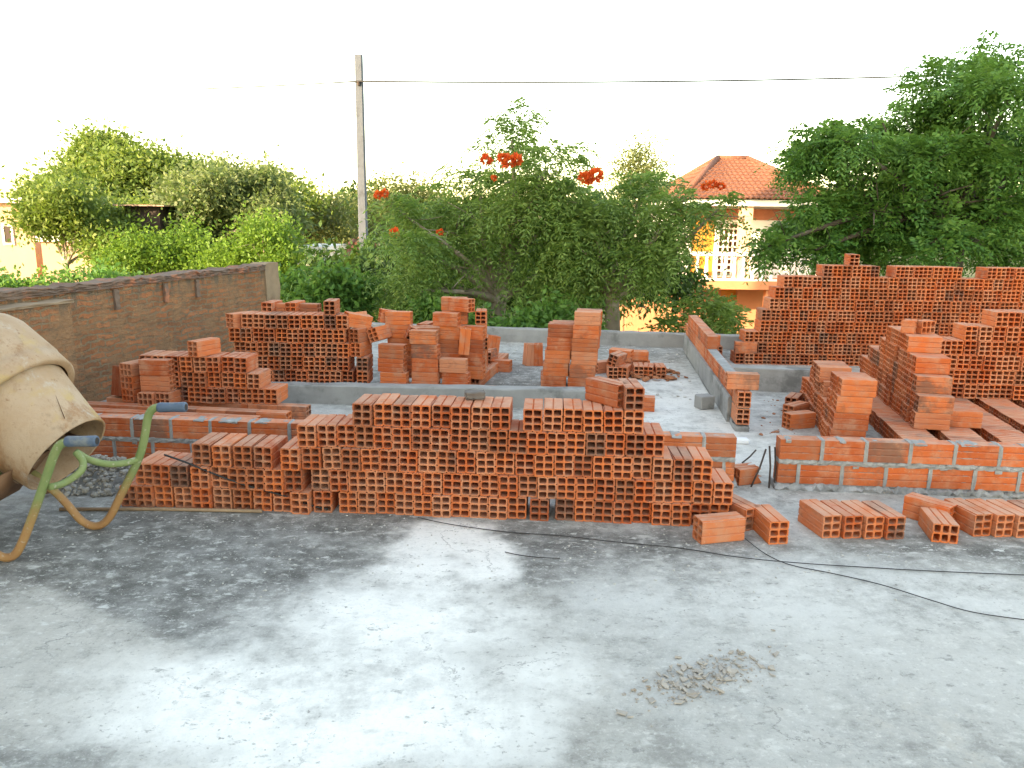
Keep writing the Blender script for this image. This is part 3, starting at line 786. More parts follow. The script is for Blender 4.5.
def lump(name, p, s, mat, label, cat, seed, rough=.22, sub=2, flat=1.0):
    bm = bmesh.new(); bmesh.ops.create_icosphere(bm, subdivisions=sub, radius=1); rg = random.Random(seed)
    for v in bm.verts:
        v.co *= 1+rg.uniform(-rough, rough); v.co = Vector((v.co.x*s[0], v.co.y*s[1], max(v.co.z, -.8)*s[2]))
    o = from_bm(name, bm, mat); o.location = Vector(p)+Vector((0, 0, .8*s[2])); return tag(o, label, cat)
q = A1+eA*((474-314)/(727-314)*(A2-A1).length)+nA*.2
bm = bmesh.new(); add_box(bm, (-.06, -.045, 0), (.06, .045, .045), bev=.006); bmesh.ops.subdivide_edges(bm, edges=bm.edges, cuts=3)
for v in bm.verts: v.co += Vector([random.uniform(-.005, .005) for _ in range(3)])
o = from_bm('concrete_chunk', bm, mat_plain('grey chunk', (.16, .14, .13), .4, 20, .95, .6)); o.location = (q.x, q.y, 5*.1412+.004); o.rotation_euler = (0, 0, .1)
tag(o, 'grey lump of broken concrete lying atop the long front stack', 'concrete lump')
for k in range(2):
    V, Fc = brick_geo(l=.105, seed=20+k); rg = random.Random(30+k); V = [(x, (y if y < 0 else y+rg.uniform(-.012, .012)), z) for x, y, z in V]
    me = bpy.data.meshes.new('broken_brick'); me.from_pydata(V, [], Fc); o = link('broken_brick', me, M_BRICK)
    o.matrix_world = Matrix.Translation(KCROWN+ek*(-.055+k*.115)+Vector((0, 0, BW/2))) @ Matrix.Rotation(YK+R(60-35*k), 4, 'Z') @ Matrix.Rotation(R(90), 4, 'Y')
    tag(o, '%s of two brick stubs crowning the tapering row of bricks' % ('left', 'right')[k], 'broken brick')
# broken brick in the opening
V, Fc = brick_geo(l=.16, seed=3); rg = random.Random(2)
V = [(x, (y if y < 0 else y+rg.uniform(-.05, .03)), z) for x, y, z in V]
me = bpy.data.meshes.new('broken_brick'); me.from_pydata(V, [], Fc); o = link('broken_brick', me, M_BRICK)
o.matrix_world = Matrix.Translation(G(743, 482)+Vector((0, 0, .06))) @ Matrix.Rotation(R(-72), 4, 'Z') @ Matrix.Rotation(R(90), 4, 'Y')
tag(o, 'broken half of a clay brick lying in the wall opening by bars', 'broken brick')
bm = bmesh.new(); add_box(bm, (-.06, -.04, 0), (.06, .04, .04), bev=.008); o = from_bm('mortar_block', bm, mat_plain('white mortar', (.72, .74, .76), .1, 10)); o.location = G(741, 441)
tag(o, 'small white block under the toothed end of the dividing wall', 'block')
o.location = G(741, 443)
bm = bmesh.new(); add_box(bm, (-.075, -.07, 0), (.075, .07, .13), bev=.008); o = from_bm('concrete_block', bm, M_CONC); o.location = G(704, 408); o.rotation_euler = (0, 0, .3)
tag(o, 'grey concrete test block on the slab left of the dividing wall', 'block')

def cable(pxs, lab, r=.0026, seed=0):
    rg = random.Random(seed); pts = [G(x, y)+Vector((0, 0, r+.003+abs(rg.gauss(0, .004)))) for x, y in pxs]
    thing_tube('cable', pts, r, M_CABLE, lab, 'cable', None, 6, 5)
cable([(418, 519), (450, 526), (508, 533), (560, 537), (620, 544), (680, 549), (740, 559), (800, 565), (860, 568), (930, 572), (1040, 577)], 'thin black cable running along the slab in front of the long stack', seed=1)
cable([(745, 541), (765, 555), (790, 566), (830, 574), (880, 586), (930, 602), (975, 614), (1045, 624)], 'thin black cable curving towards the lower right over the slab', seed=2)
cable([(505, 553), (520, 557), (540, 559), (560, 560)], 'short black cable end lying on the dark stain', seed=3)
hz = [(172, 453, .285), (190, 461, .30), (215, 471, .445), (240, 478, .41)]
pts = [D(x, y, B1.y+.0) for x, y in ((168, 452), (188, 459), (205, 466), (225, 474), (245, 481), (270, 488), (290, 494), (312, 502), (330, 506))]
pts = [p+Vector((0, -.055, 0)) for p in pts]
thing_tube('hose', pts, .006, M_CABLE, 'black hose drooping across the low left brick stack', 'hose', None, 6, 4)
thing_tube('iron_pipe', [G(60, 511)+Vector((0, 0, .012)), G(160, 511)+Vector((0, 0, .013)), G(262, 513)+Vector((0, 0, .012))], .011, mat_plain('rusty pipe', (.30, .20, .13), .4, 18, .7, .3),
           'thin rusty iron pipe lying at the foot of the low left stack', 'pipe', None, 8)

# grit, flakes, rubble
def scatter(name, n, region, smin, smax, mat, label, cat, seed, flat=.5, kind='stuff'):
    rg = random.Random(seed); bm = bmesh.new()
    for i in range(n):
        p, k = region(rg); s = smin+(smax-smin)*rg.random()**2.5; s *= k
        g = bmesh.ops.create_icosphere(bm, subdivisions=1, radius=1) if s > .012 else bmesh.ops.create_cube(bm, size=1.5)
        Mx = Matrix.Translation(p+Vector((0, 0, s*flat*.5))) @ Euler((rg.uniform(-.3, .3), rg.uniform(-.3, .3), rg.uniform(0, 6))).to_matrix().to_4x4()
        for v in g['verts']:
            v.co = Mx @ Vector((v.co.x*s*rg.uniform(.7, 1.2), v.co.y*s*rg.uniform(.5, 1.0), v.co.z*s*flat*rg.uniform(.6, 1.2)))
    o = from_bm(name, bm, mat); return tag(o, label, cat, None, kind)
M_GRIT = mat_plain('grit', (.50, .49, .47), .4, 30, .95, .4, dirt=(.34, .32, .29))
def reg_floor(rg):
    if rg.random() < .75: return G(rg.uniform(0, 1024), 515+85*rg.random()**1.5), 1
    return G(rg.uniform(0, 1024), rg.uniform(560, 768)), .5
scatter('grit', 1100, reg_floor, .002, .0085, M_GRIT, 'fine mortar grit strewn over the slab', 'grit', 21)
M_FLAKE = mat_plain('flaking crust', (.38, .34, .30), .35, 9, .95, .5, dirt=(.33, .25, .18))
def reg_flake(rg):
    x = rg.gauss(705, 30) if rg.random() < .8 else rg.uniform(630, 780); y = 697-(x-630)*.26+rg.gauss(0, 10); return G(x, y), 1
rg = random.Random(22); bm = bmesh.new()
for i in range(170):
    p, _ = reg_flake(rg); sz = .004+.03*rg.random()**2.2; n = rg.randint(4, 7); th = .002+.003*rg.random()
    Mx = Matrix.Translation(p+Vector((0, 0, .002+sz*.12))) @ Euler((rg.uniform(-.28, .28), rg.uniform(-.28, .28), rg.uniform(0, 6))).to_matrix().to_4x4()
    an = sorted(rg.uniform(0, 6.283) for _ in range(n)); rd = [sz*rg.uniform(.5, 1.15) for _ in range(n)]
    lo = [bm.verts.new(Mx @ Vector((r_*math.cos(a_), r_*.75*math.sin(a_), 0))) for a_, r_ in zip(an, rd)]; hi = [bm.verts.new(Mx @ Vector((.92*r_*math.cos(a_), .7*r_*math.sin(a_), th))) for a_, r_ in zip(an, rd)]
    bm.faces.new(lo[::-1]); bm.faces.new(hi)
    for k in range(n): bm.faces.new((lo[k], lo[(k+1) % n], hi[(k+1) % n], hi[k]))
tag(from_bm('crust_flakes', bm, M_FLAKE), 'loose flakes of peeling cement crust on the slab', 'flakes', None, 'stuff')
scatter('crumbs', 420, lambda r: (reg_flake(r)[0], 1), .0015, .009, M_FLAKE, 'fine crumbs strewn around the peeling crust', 'crumbs', 41)
def reg_in(rg):
    return G(rg.uniform(500, 700), rg.uniform(350, 400)), 1
scatter('debris', 160, reg_in, .006, .03, M_GRIT, 'mortar crumbs on the slab between the inner stacks', 'debris', 23)
def reg_tile(rg):
    c = G(652, 376); r = rg.random()**.7*.32; a = rg.uniform(0, 6.28); p = c+Vector((r*math.cos(a)*1.3, r*math.sin(a), 0)); p.z = max(0, .13*(1-r/.34)*rg.random()); return p, 1
scatter('brick_rubble', 110, reg_tile, .02, .07, mat_plain('brick shards', (.36, .14, .07), .5, 12, .95, .4), 'heap of reddish brick shards beside the tumbled bricks', 'rubble', 24, flat=.4)
def reg_heap(rg):
    c = G(98, 487)+Vector((0, .1, 0)); r = rg.random()**.6*.42; a = rg.uniform(0, 6.28); p = c+Vector((r*math.cos(a), r*math.sin(a)*.7, 0)); p.z = max(0, .20*(1-r/.42)*(.5+.5*rg.random())); return p, 1
scatter('gravel_heap', 520, reg_heap, .014, .035, mat_plain('gravel', (.30, .285, .26), .5, 14, .95, .5, dirt=(.16, .14, .12)), 'heap of grey gravel and rubble behind the wheelbarrow', 'gravel', 25, flat=.7)
def reg_L(rg): return G(rg.uniform(760, 830), rg.uniform(400, 440)), 1
scatter('shards', 60, reg_L, .006, .03, mat_plain('clay shards', (.34, .15, .09), .5, 12, .95, .4), 'clay shards on the slab beside the low row', 'shards', 26)

# ------------------------------------------------------------------ wheelbarrow
def mat_tube():
    t = NT('green paint worn to rust'); z = t.n('ShaderNodeSeparateXYZ'); t.l(t.co, z.inputs[0])
    n = t.noise(9, 6, .7); g = t.mix(n, (.09, .17, .05), (.27, .30, .14))
    r = t.mix(t.noise(20, 5), (.42, .24, .10), (.33, .15, .07))
    f = t.ss(t.math('ADD', z.outputs[2], t.math('MULTIPLY', t.math('SUBTRACT', n, .5), .35)), .14, .42, 1, 0)
    c = t.mix(f, g, r); c = t.mix(t.ss(t.noise(35, 4), .6, .7, 0, .5), c, (.5, .46, .38))
    return t.bsdf(c, .6, t.bump(t.noise(60, 4), .2, .003))
M_TUBE = mat_tube(); M_GRIP = mat_plain('blue grey rubber', (.07, .11, .17), .4, 14, .6, .2, dirt=(.17, .19, .2))
M_TRAY = mat_plain('rusted tray', (.23, .12, .07), .5, 6, .8, .4, dirt=(.38, .32, .25))
wo = Vector((-2.55, 4.22, 0)); wb = empty('wheelbarrow', wo); tag(wb, 'old wheelbarrow with green tube frame and blue grips under the mixer', 'wheelbarrow')
def pd(px, py, y): return D(px, py, y)-wo
YN, YFr = G(5, 562).y, G(95, 529).y
near = [pd(68, 442, YN), pd(60, 445, YN), pd(54, 455, YN), pd(46, 478, YN), pd(33, 515, YN), pd(22, 543, YN), pd(13, 556, YN), pd(0, 556, YN), pd(-14, 543, YN), pd(-40, 512, YN), pd(-70, 492, YN), pd(-140, 500, YN)]
far = [pd(160, 407, YFr), pd(153, 409, YFr), pd(148, 417, YFr), pd(144, 440, YFr), pd(138, 460, YFr), pd(120, 497, YFr), pd(109, 518, YFr), pd(97, 526, YFr), pd(82, 521, YFr), pd(66, 503, YFr), pd(50, 488, YFr), pd(20, 470, YFr), pd(-60, 480, YFr)]
for tr in (near, far):
    bm = bmesh.new(); add_tube(bm, smooth_path(tr, 5), .0225, 12); from_bm('frame_tube', bm, M_TUBE, wb, True)
for (x0, y0, x1, y1, Y) in ((66, 441.5, 97, 441, YN), (158, 407.5, 186, 407, YFr)):
    a, b = pd(x0, y0, Y), pd(x1, y1, Y); bm = bmesh.new(); ms = [a+(b-a)*t for t in (0, .06, .3, .6, .94, 1)]
    add_tube(bm, ms, [.025, .0285, .0275, .0275, .029, .027], 12); from_bm('grip', bm, M_GRIP, wb, True)
    bm = bmesh.new(); d_ = (b-a).normalized(); add_tube(bm, [b-d_*.002, b+d_*.001], .019, 10); from_bm('grip_end', bm, M_CABLE, wb, False)
bm = bmesh.new(); add_tube(bm, smooth_path([pd(50, 487, YN), pd(64, 483, (YN+.1)), pd(80, 472, YN+.15), pd(83, 462, YN+.2), pd(76, 452, YN+.22)], 6), .019, 10); from_bm('brace', bm, M_TUBE, wb, True)
bm = bmesh.new(); add_tube(bm, smooth_path([pd(76, 452, YN+.22), pd(90, 460, YN+.28), pd(108, 464, YN+.35), pd(125, 463, YFr-.05), pd(139, 459, YFr)], 6), .019, 10); from_bm('brace', bm, M_TUBE, wb, True)
# tray: open trough of rusted sheet
c0 = pd(18, 470, (YN+YFr)/2); bm = bmesh.new()
def tray_pts(z, sx, sy, off): return [Vector((c0.x-.42+off+sx*cx, c0.y+sy*cy, z)) for cx, cy in ((-1, -1), (1, -1), (1, 1), (-1, 1))]
outer_b = tray_pts(.24, .26, .20, .02); outer_t = tray_pts(.46, .44, .29, 0)
inner_b = tray_pts(.25, .255, .195, .02); inner_t = tray_pts(.46, .43, .28, 0)
L_ = [[bm.verts.new(p) for p in q] for q in (outer_b, outer_t, inner_t, inner_b)]
bm.faces.new(L_[0][::-1]); bm.faces.new(L_[3])
for i in range(3):
    for k in range(4): bm.faces.new((L_[i][k], L_[i][(k+1) % 4], L_[i+1][(k+1) % 4], L_[i+1][k]))
bmesh.ops.recalc_face_normals(bm, faces=bm.faces); es = [e for e in bm.edges]; bmesh.ops.bevel(bm, geom=es, offset=.012, segments=2, affect='EDGES', clamp_overlap=True)
from_bm('tray', bm, M_TRAY, wb, True)
wc = Vector((c0.x-1.05, c0.y, .19)); bm = bmesh.new()
add_lathe(bm, [(.12, -.035), (.17, -.045), (.19, -.02), (.19, .02), (.17, .045), (.12, .035)], axis_matrix(wc, (0, 1, 0)), 28); whl = from_bm('wheel', bm, M_CABLE, wb, True)
bm = bmesh.new(); add_lathe(bm, [(.02, -.05), (.03, -.02), (.115, -.03), (.125, 0), (.115, .03), (.03, .02), (.02, .05)], axis_matrix(wc, (0, 1, 0)), 20, True, True); from_bm('rim', bm, M_TRAY, whl, True)

# ------------------------------------------------------------------ concrete mixer
def mat_drum():
    t = NT('drum paint under dried cement')
    n = t.noise(3.2, 7, .65); c = t.mix(t.ss(n, .35, .6), (.40, .26, .165), (.45, .32, .225))
    c = t.mix(t.ss(t.noise(4.5, 6, .6), .52, .66, 0, .8), c, (.46, .31, .13))
    c = t.mix(t.ss(t.noise(8, 7, .7), .57, .72, 0, .7), c, (.24, .165, .11))
    c = t.mix(t.ss(t.noise(26, 6, .7), .58, .7, 0, .75), c, (.25, .13, .07))
    c = t.mix(t.ss(t.noise(2.4, 8, .78, t.mapping((1, 1, .5))), .5, .62, 0, .75), c, (.30, .15, .075)); c = t.mix(t.ss(t.noise(6, 8, .75, t.mapping((1, 1, .3))), .55, .68, 0, .7), c, (.46, .43, .39))
    return t.bsdf(c, .75, t.bump(t.noise(20, 8, .75), .7, .010))
M_DRUM = mat_drum()
MC = D(67, 454, 4.2); mo = Vector((-3.1, 4.15, 0)); mix_ = empty('concrete_mixer', mo); tag(mix_, 'cement-crusted tilting concrete mixer with its mouth down at the left edge', 'concrete mixer')
ax = (right*(-.76)+up*(.62)+fwd*(.04)).normalized()
T = axis_matrix(MC-mo, ax)
bm = bmesh.new()
add_lathe(bm, [(.244, 0), (.252, -.005), (.258, 0), (.276, .13), (.308, .30), (.330, .40), (.330, .43)], T, 56)
add_lathe(bm, [(.244, .0), (.264, .13), (.296, .30), (.318, .42), (.36, .6), (.33, .85), (.16, .99)], T, 48)
from_bm('mouth_cone', bm, M_DRUM, mix_, True)
bm = bmesh.new(); add_lathe(bm, [(.34, .385), (.372, .375), (.384, .385), (.387, .47), (.383, .475), (.392, .50), (.392, .74), (.375, .80), (.30, .93), (.17, 1.0), (.001, 1.0)], T, 56); from_bm('drum_body', bm, M_DRUM, mix_, True)
bm = bmesh.new(); add_lathe(bm, [(.27, .955), (.31, .955), (.31, .985), (.27, .985)], T, 64); from_bm('ring_gear', bm, M_TRAY, mix_)
bm = bmesh.new(); c1 = (T @ Vector((0, 0, .62)))
for s in (-1, 1):
    pz = c1+Vector((0, s*.47, 0))
    add_tube(bm, [pz+Vector((0, 0, .06)), Vector((pz.x-.10, pz.y, .30)), Vector((pz.x-.42, pz.y, .02))], .03, 8); add_tube(bm, [Vector((pz.x-.07, pz.y, .42)), Vector((pz.x-.02, pz.y+s*.03, .02))], .028, 8)
add_tube(bm, [c1+Vector((-.12, -.47, .27-c1.z)), c1+Vector((-.12, .47, .27-c1.z))], .028, 8)
from_bm('stand', bm, M_TRAY, mix_, True)
bm = bmesh.new(); add_box(bm, (c1.x-.62, c1.y-.2, .34), (c1.x-.28, c1.y+.2, .74), bev=.02); add_box(bm, (c1.x-.5, c1.y-.05, .02), (c1.x-.4, c1.y+.05, .36)); from_bm('motor_box', bm, M_DRUM, mix_)
for k in range(3):
    bm = bmesh.new(); aa = 1.2+k*2.09; q = []
    for j in range(5):
        z = .06+j*.13; r_ = .27+z*.1; an = aa+j*.2; q.append((bm.verts.new(T @ Vector((r_*math.cos(an), r_*math.sin(an), z))), bm.verts.new(T @ Vector(((r_-.11)*math.cos(an), (r_-.11)*math.sin(an), z)))))
    for j in range(4): bm.faces.new((q[j][0], q[j][1], q[j+1][1], q[j+1][0]))
    bmesh.ops.solidify(bm, geom=bm.faces[:], thickness=.008); from_bm('mixing_blade', bm, M_TRAY, mix_)
b1 = T @ Vector((.335*math.cos(4.2), .335*math.sin(4.2), .36))
bm = bmesh.new(); add_tube(bm, [T @ Vector((-.33, .0, .33)), T @ Vector((-.365, 0, .33))], .008, 6); from_bm('bolt', bm, M_STEEL, mix_)

# ------------------------------------------------------------------ foliage
def add_quads(store, base, d, side, L, W):
    """rhombic leaflets"""
    m_ = base+d*(L*.45)[:, None]; w = side*(W*.5)[:, None]
    store.append(np.stack([base, m_+w, base+d*L[:, None], m_-w], 1).reshape(-1, 3))
def nrm(a): return a/np.maximum(np.linalg.norm(a, axis=1, keepdims=True), 1e-6)
def crown_points(clumps, per, lump=7, loose=.30):
    """twig tips inside the clumps' volume: (centre, radii) -> tip positions and outward directions"""
    P = []; O = []
    for (c, rad, wgt) in clumps:
        c = np.array(c); rad = np.array(rad); n = int(per*wgt)
        nc = max(4, n//lump); v = nrm(RNG.normal(size=(nc, 3))); rr = RNG.random((nc, 1))**.42
        tips = c+v*rr*rad; size = rad.mean()*loose
        k = RNG.integers(0, nc, n); off = RNG.normal(size=(n, 3))*size*np.array([.75, .75, .42])
        p = tips[k]+off; P.append(p); O.append(nrm(nrm((p-c)/rad)*.7+nrm(off+1e-5)*.5))
    return np.concatenate(P), np.concatenate(O)
def mesh_quads(name, store, mat, parent=None):
    V = np.concatenate(store).astype(np.float32); n = len(V)//4
    me = bpy.data.meshes.new(name); me.vertices.add(len(V)); me.vertices.foreach_set('co', V.ravel())
    me.loops.add(n*4); me.loops.foreach_set('vertex_index', np.arange(n*4, dtype=np.int32))
    me.polygons.add(n); me.polygons.foreach_set('loop_start', np.arange(0, n*4, 4, dtype=np.int32)); me.update(); me.validate()
    return link(name, me, mat, parent)
def pinnate(P, O, length, pairs, lw, ll, droop=.5):
    st = []; n = len(P); down = np.array([0, 0, -1.0])
    a = nrm(O+np.array([0, 0, .15])+RNG.normal(size=(n, 3))*.35); b = nrm(np.cross(a, nrm(np.array([0, 0, 1.0])+RNG.normal(size=(n, 3))*.35)))
    Ls = length*RNG.uniform(.7, 1.25, n)
    for k in range(1, pairs+1):
        t = k/pairs; pos = P+a*(Ls*t)[:, None]+down*(Ls*droop*t*t)[:, None]
        for s in (-1, 1):
            d = nrm(b*s*.85+a*.45+down*(.25+droop*.5*t)+RNG.normal(size=(n, 3))*.16)
            sd = nrm(a*.9+down*droop*t*.8+RNG.normal(size=(n, 3))*.25); taper = ll*(1-.45*abs(t-.55))
            add_quads(st, pos, d, sd, taper*RNG.uniform(.75, 1.2, n), lw*RNG.uniform(.75, 1.2, n))
    return st
def simple_leaves(P, O, k, ll, lw, spread):
    st = []; n = len(P)
    for _ in range(k):
        pos = P+RNG.normal(size=(n, 3))*spread; d = nrm(O*.6+RNG.normal(size=(n, 3))*.7+np.array([0, 0, -.25])); sd = nrm(np.cross(d, RNG.normal(size=(n, 3))))
        add_quads(st, pos, d, sd, ll*RNG.uniform(.7, 1.3, n), lw*RNG.uniform(.7, 1.3, n))
    return st
def limbs(bm, base, fork, targets, r0_, rg, sub=True):
    base, fork = Vector(base), Vector(fork); mid = (base+fork)/2+Vector((rg.uniform(-.15, .15), rg.uniform(-.1, .1), 0))
    add_tube(bm, smooth_path([base, mid, fork], 4), np.linspace(r0_*1.35, r0_*.9, 9).tolist(), 9)
    for tg in targets:
        tg = Vector(tg); L = (tg-fork).length; m1 = fork.lerp(tg, .4)+Vector((rg.uniform(-.12, .12), rg.uniform(-.12, .12), rg.uniform(-.02, .16)))*L
        pts = smooth_path([fork-Vector((0, 0, .1)), m1, tg], 5); rr = np.linspace(r0_*.62, r0_*.10, len(pts)).tolist(); add_tube(bm, pts, rr, 6)
        if sub:
            for _ in range(4):
                i = rg.randint(4, len(pts)-2); q = pts[i]; e = q+Vector((rg.uniform(-1, 1), rg.uniform(-1, 1), rg.uniform(-.2, .8))).normalized()*L*rg.uniform(.2, .42)
                add_tube(bm, [q, q.lerp(e, .5)+Vector((0, 0, rg.uniform(-.05, .08)))*L*.3, e], [rr[i]*.4, rr[i]*.27, rr[i]*.1], 5)
def clump_px(lst, y, dy=.9, ky=0.0):
    out = []; s = F/y
    for i, (px, py, rx, ry, *w) in enumerate(lst):
        yy = y+ky*math.sin(i*2.4); c = D(px, py, yy); k = yy/F
        out.append((tuple(c), (rx*k, max(rx, ry)*k*dy, ry*k), (w[0] if w else 1.0)*(rx*ry)**.5/40))
    return out
def break_up(clumps, sub, f=.46):
    out = []
    for (c, rad, w) in clumps:
        c = np.array(c); rad = np.array(rad); v = nrm(RNG.normal(size=(sub, 3))); q = c+v*rad*(RNG.random((sub, 1))**.4)*.88
        for p in q:
            s_ = RNG.uniform(.65, 1.3); out.append((tuple(p), tuple(rad*f*s_*np.array([1.1, 1.1, .85])), w/sub*s_))
    return out
def tree(name, label, cat, base, fork, clumps, style, per, mat, r0_=.14, seed=0, group=None, flowers=None, **kw):
    rg = random.Random(seed); base = Vector(base); root = empty(name, base); tag(root, label, cat, group); inv = -base
    bm = bmesh.new(); limbs(bm, Vector((0, 0, 0)), Vector(fork)+inv, [Vector(c[0])+inv for c in clumps], r0_, rg); from_bm('trunk', bm, kw.get('bark', M_BARK), root, True)
    P, O = crown_points(break_up(break_up(clumps, kw.get('sub', 6), kw.get('f', .5)), 4, .56), per, kw.get('lump', 7), kw.get('loose', .32)); P = P-np.array(base)
    if style == 'pinnate': st = pinnate(P, O, kw.get('length', .42), kw.get('pairs', 5), kw.get('lw', .05), kw.get('ll', .13), kw.get('droop', .5))
    else: st = simple_leaves(P, O, kw.get('k', 4), kw.get('ll', .14), kw.get('lw', .07), kw.get('spread', .12))
    mesh_quads('crown', st, mat, root)
    for (px, py, y, r) in (flowers or []):
        c = D(px, py, y)-base; st = []; n = 60; v = nrm(RNG.normal(size=(n, 3))*np.array([1, 1, .8])); p = np.array(c)+v*r*.3
        add_quads(st, p, nrm(v+np.array([0, 0, .3])), nrm(np.cross(v, RNG.normal(size=(n, 3)))), r*.6*RNG.uniform(.7, 1.2, n), r*.55*RNG.uniform(.7, 1.2, n)); mesh_quads('flower_cluster', st, M_FLOWER, root)
    return root
M_FLOWER = mat_leaf('scarlet petals', [(.80, .06, .025), (.85, .10, .03), (.80, .13, .04)], .3)
M_LF1 = mat_leaf('tulip tree leaf', [(.045, .11, .03), (.085, .185, .045), (.15, .275, .065), (.24, .36, .11)], .42)
M_LF2 = mat_leaf('broad dark leaf', [(.022, .09, .026), (.04, .15, .036), (.07, .21, .045), (.13, .27, .06)], .38)
M_LF3 = mat_leaf('yellow green leaf', [(.05, .105, .024), (.09, .155, .03), (.155, .21, .04), (.13, .19, .05)], .35)
M_LF4 = mat_leaf('fresh green leaf', [(.05, .13, .02), (.085, .19, .025), (.13, .23, .035)], .4)
M_LF5 = mat_leaf('olive leaf', [(.07, .09, .03), (.11, .12, .04), (.09, .12, .04)], .3)
M_LF6 = mat_leaf('deep green leaf', [(.014, .04, .012), (.025, .07, .018), (.035, .085, .022)], .25)

def gnd(p): return Vector((p.x, p.y, GZ))
# scarlet-flowered trees beyond the parapet
Q1 = clump_px([(512, 140, 26, 32, .8), (480, 178, 34, 22), (545, 170, 36, 26), (460, 215, 55, 30), (515, 205, 55, 34), (555, 215, 40, 34), (432, 222, 38, 22), (414, 250, 36, 28),
               (440, 262, 50, 34), (500, 255, 60, 34), (415, 290, 36, 24), (450, 305, 40, 24, .8), (545, 270, 40, 34), (400, 212, 16, 12, .8), (396, 300, 28, 18)], 14.6, .9, .9)
tree('flame_tree', 'tall drooping tree with scarlet flowers behind the broken columns', 'tree', gnd(D(492, 330, 14.6)), D(500, 296, 14.6), Q1, 'pinnate', 370, M_LF1, .15, 1,
     flowers=[(509, 162, 13.4, .17), (503, 158, 13.4, .13), (516, 160, 13.4, .15), (486, 160, 13.5, .14), (494, 178, 13.5, .07), (378, 195, 14, .1), (385, 193, 14, .1), (395, 233, 13.6, .12), (440, 232, 13.6, .08)], length=.46, pairs=7, lw=.040, ll=.122, droop=.75, loose=.42)
Q2 = clump_px([(598, 205, 36, 22), (640, 200, 36, 22), (680, 208, 30, 14), (618, 238, 46, 26), (658, 232, 30, 22), (580, 248, 30, 28), (702, 215, 20, 10, .8), (650, 262, 24, 22, .9), (622, 275, 34, 20, .7), (585, 290, 22, 16, .7),
               (722, 206, 10, 8, .6)], 13.8, .9, .8)
tree('flame_tree', 'spreading tree with orange flowers left of the tile-roofed house', 'tree', gnd(D(606, 330, 13.8)), D(612, 296, 13.8), Q2, 'pinnate', 370, M_LF1, .14, 2,
     flowers=[(584, 177, 12.8, .13), (595, 175, 12.8, .17), (590, 180, 12.8, .12), (706, 186, 13.2, .11), (713, 184, 13.2, .1), (721, 186, 13.2, .1)], length=.44, pairs=7, lw=.040, ll=.118, droop=.75, loose=.42)
Q3 = clump_px([(714, 304, 16, 14), (700, 318, 26, 16), (726, 320, 12, 12), (668, 332, 16, 8, .7)], 12.9, .9, .3)
tree('shrub', 'leafy green shrub rising over the parapet below the house', 'shrub', gnd(D(712, 340, 12.9)), D(712, 345, 12.9), Q3, 'pinnate', 300, M_LF1, .05, 3, length=.36, lw=.05, ll=.12)
Q4 = clump_px([(328, 294, 34, 18), (352, 304, 26, 16), (310, 306, 30, 14), (294, 288, 20, 14), (336, 282, 20, 12)], 13.6, .9, .4)
tree('shrub', 'dense green shrub behind the far left brick stack', 'shrub', gnd(D(330, 330, 13.6)), D(330, 320, 13.6), Q4, 'simple', 700, M_LF2, .05, 4, ll=.13, lw=.06)
Q5 = clump_px([(450, 322, 24, 14), (425, 318, 22, 16), (475, 330, 20, 10)], 13.0, .9, .3)
tree('shrub', 'dark shrub at the foot of the tall scarlet-flowered tree', 'shrub', gnd(D(450, 345, 13.0)), D(450, 340, 13.0), Q5, 'simple', 700, M_LF2, .04, 16, ll=.12, lw=.055, loose=.5)
Q6 = clump_px([(548, 320, 26, 16), (575, 326, 20, 12), (525, 330, 22, 10)], 12.7, .9, .3)
tree('shrub', 'dark low shrub between the two flowering tree trunks', 'shrub', gnd(D(548, 345, 12.7)), D(548, 340, 12.7), Q6, 'simple', 700, M_LF2, .04, 17, ll=.12, lw=.055, loose=.5)
# big layered tree, right
RT = clump_px([(972, 104, 42, 22), (930, 122, 32, 14), (1012, 90, 40, 18), (885, 136, 36, 11), (845, 148, 28, 10), (812, 162, 20, 9), (797, 170, 10, 7), (912, 152, 40, 12), (962, 140, 42, 16), (1020, 140, 36, 22), (930, 180, 34, 8),
               (868, 194, 44, 11), (825, 206, 30, 9), (898, 212, 55, 13), (962, 200, 44, 13), (1012, 212, 34, 18), (812, 228, 36, 12), (784, 238, 24, 9), (768, 246, 12, 5), (1005, 172, 40, 22), (985, 160, 36, 18), (960, 84, 40, 16), (1010, 70, 40, 16), (842, 138, 34, 10), (800, 158, 24, 10), (930, 160, 40, 14), (850, 215, 44, 12), (850, 238, 46, 13), (930, 243, 52, 16), (992, 255, 40, 15), (885, 258, 50, 9), (815, 250, 20, 7, .6),
               (1064, 110, 40, 30), (1085, 170, 50, 40), (1070, 235, 40, 28)], 13.4, 1.0, 1.1)
tree('shade_tree', 'big layered dark green tree overhanging the far right stack', 'tree', gnd(D(958, 300, 13.4)), D(955, 238, 13.4), RT, 'pinnate', 480, M_LF2, .17, 5, length=.36, pairs=6, lw=.048, ll=.11, droop=.4, loose=.4, bark=mat_plain('dark bark', (.075, .062, .05), .5, 5, .95, .8, dirt=(.15, .14, .12)))
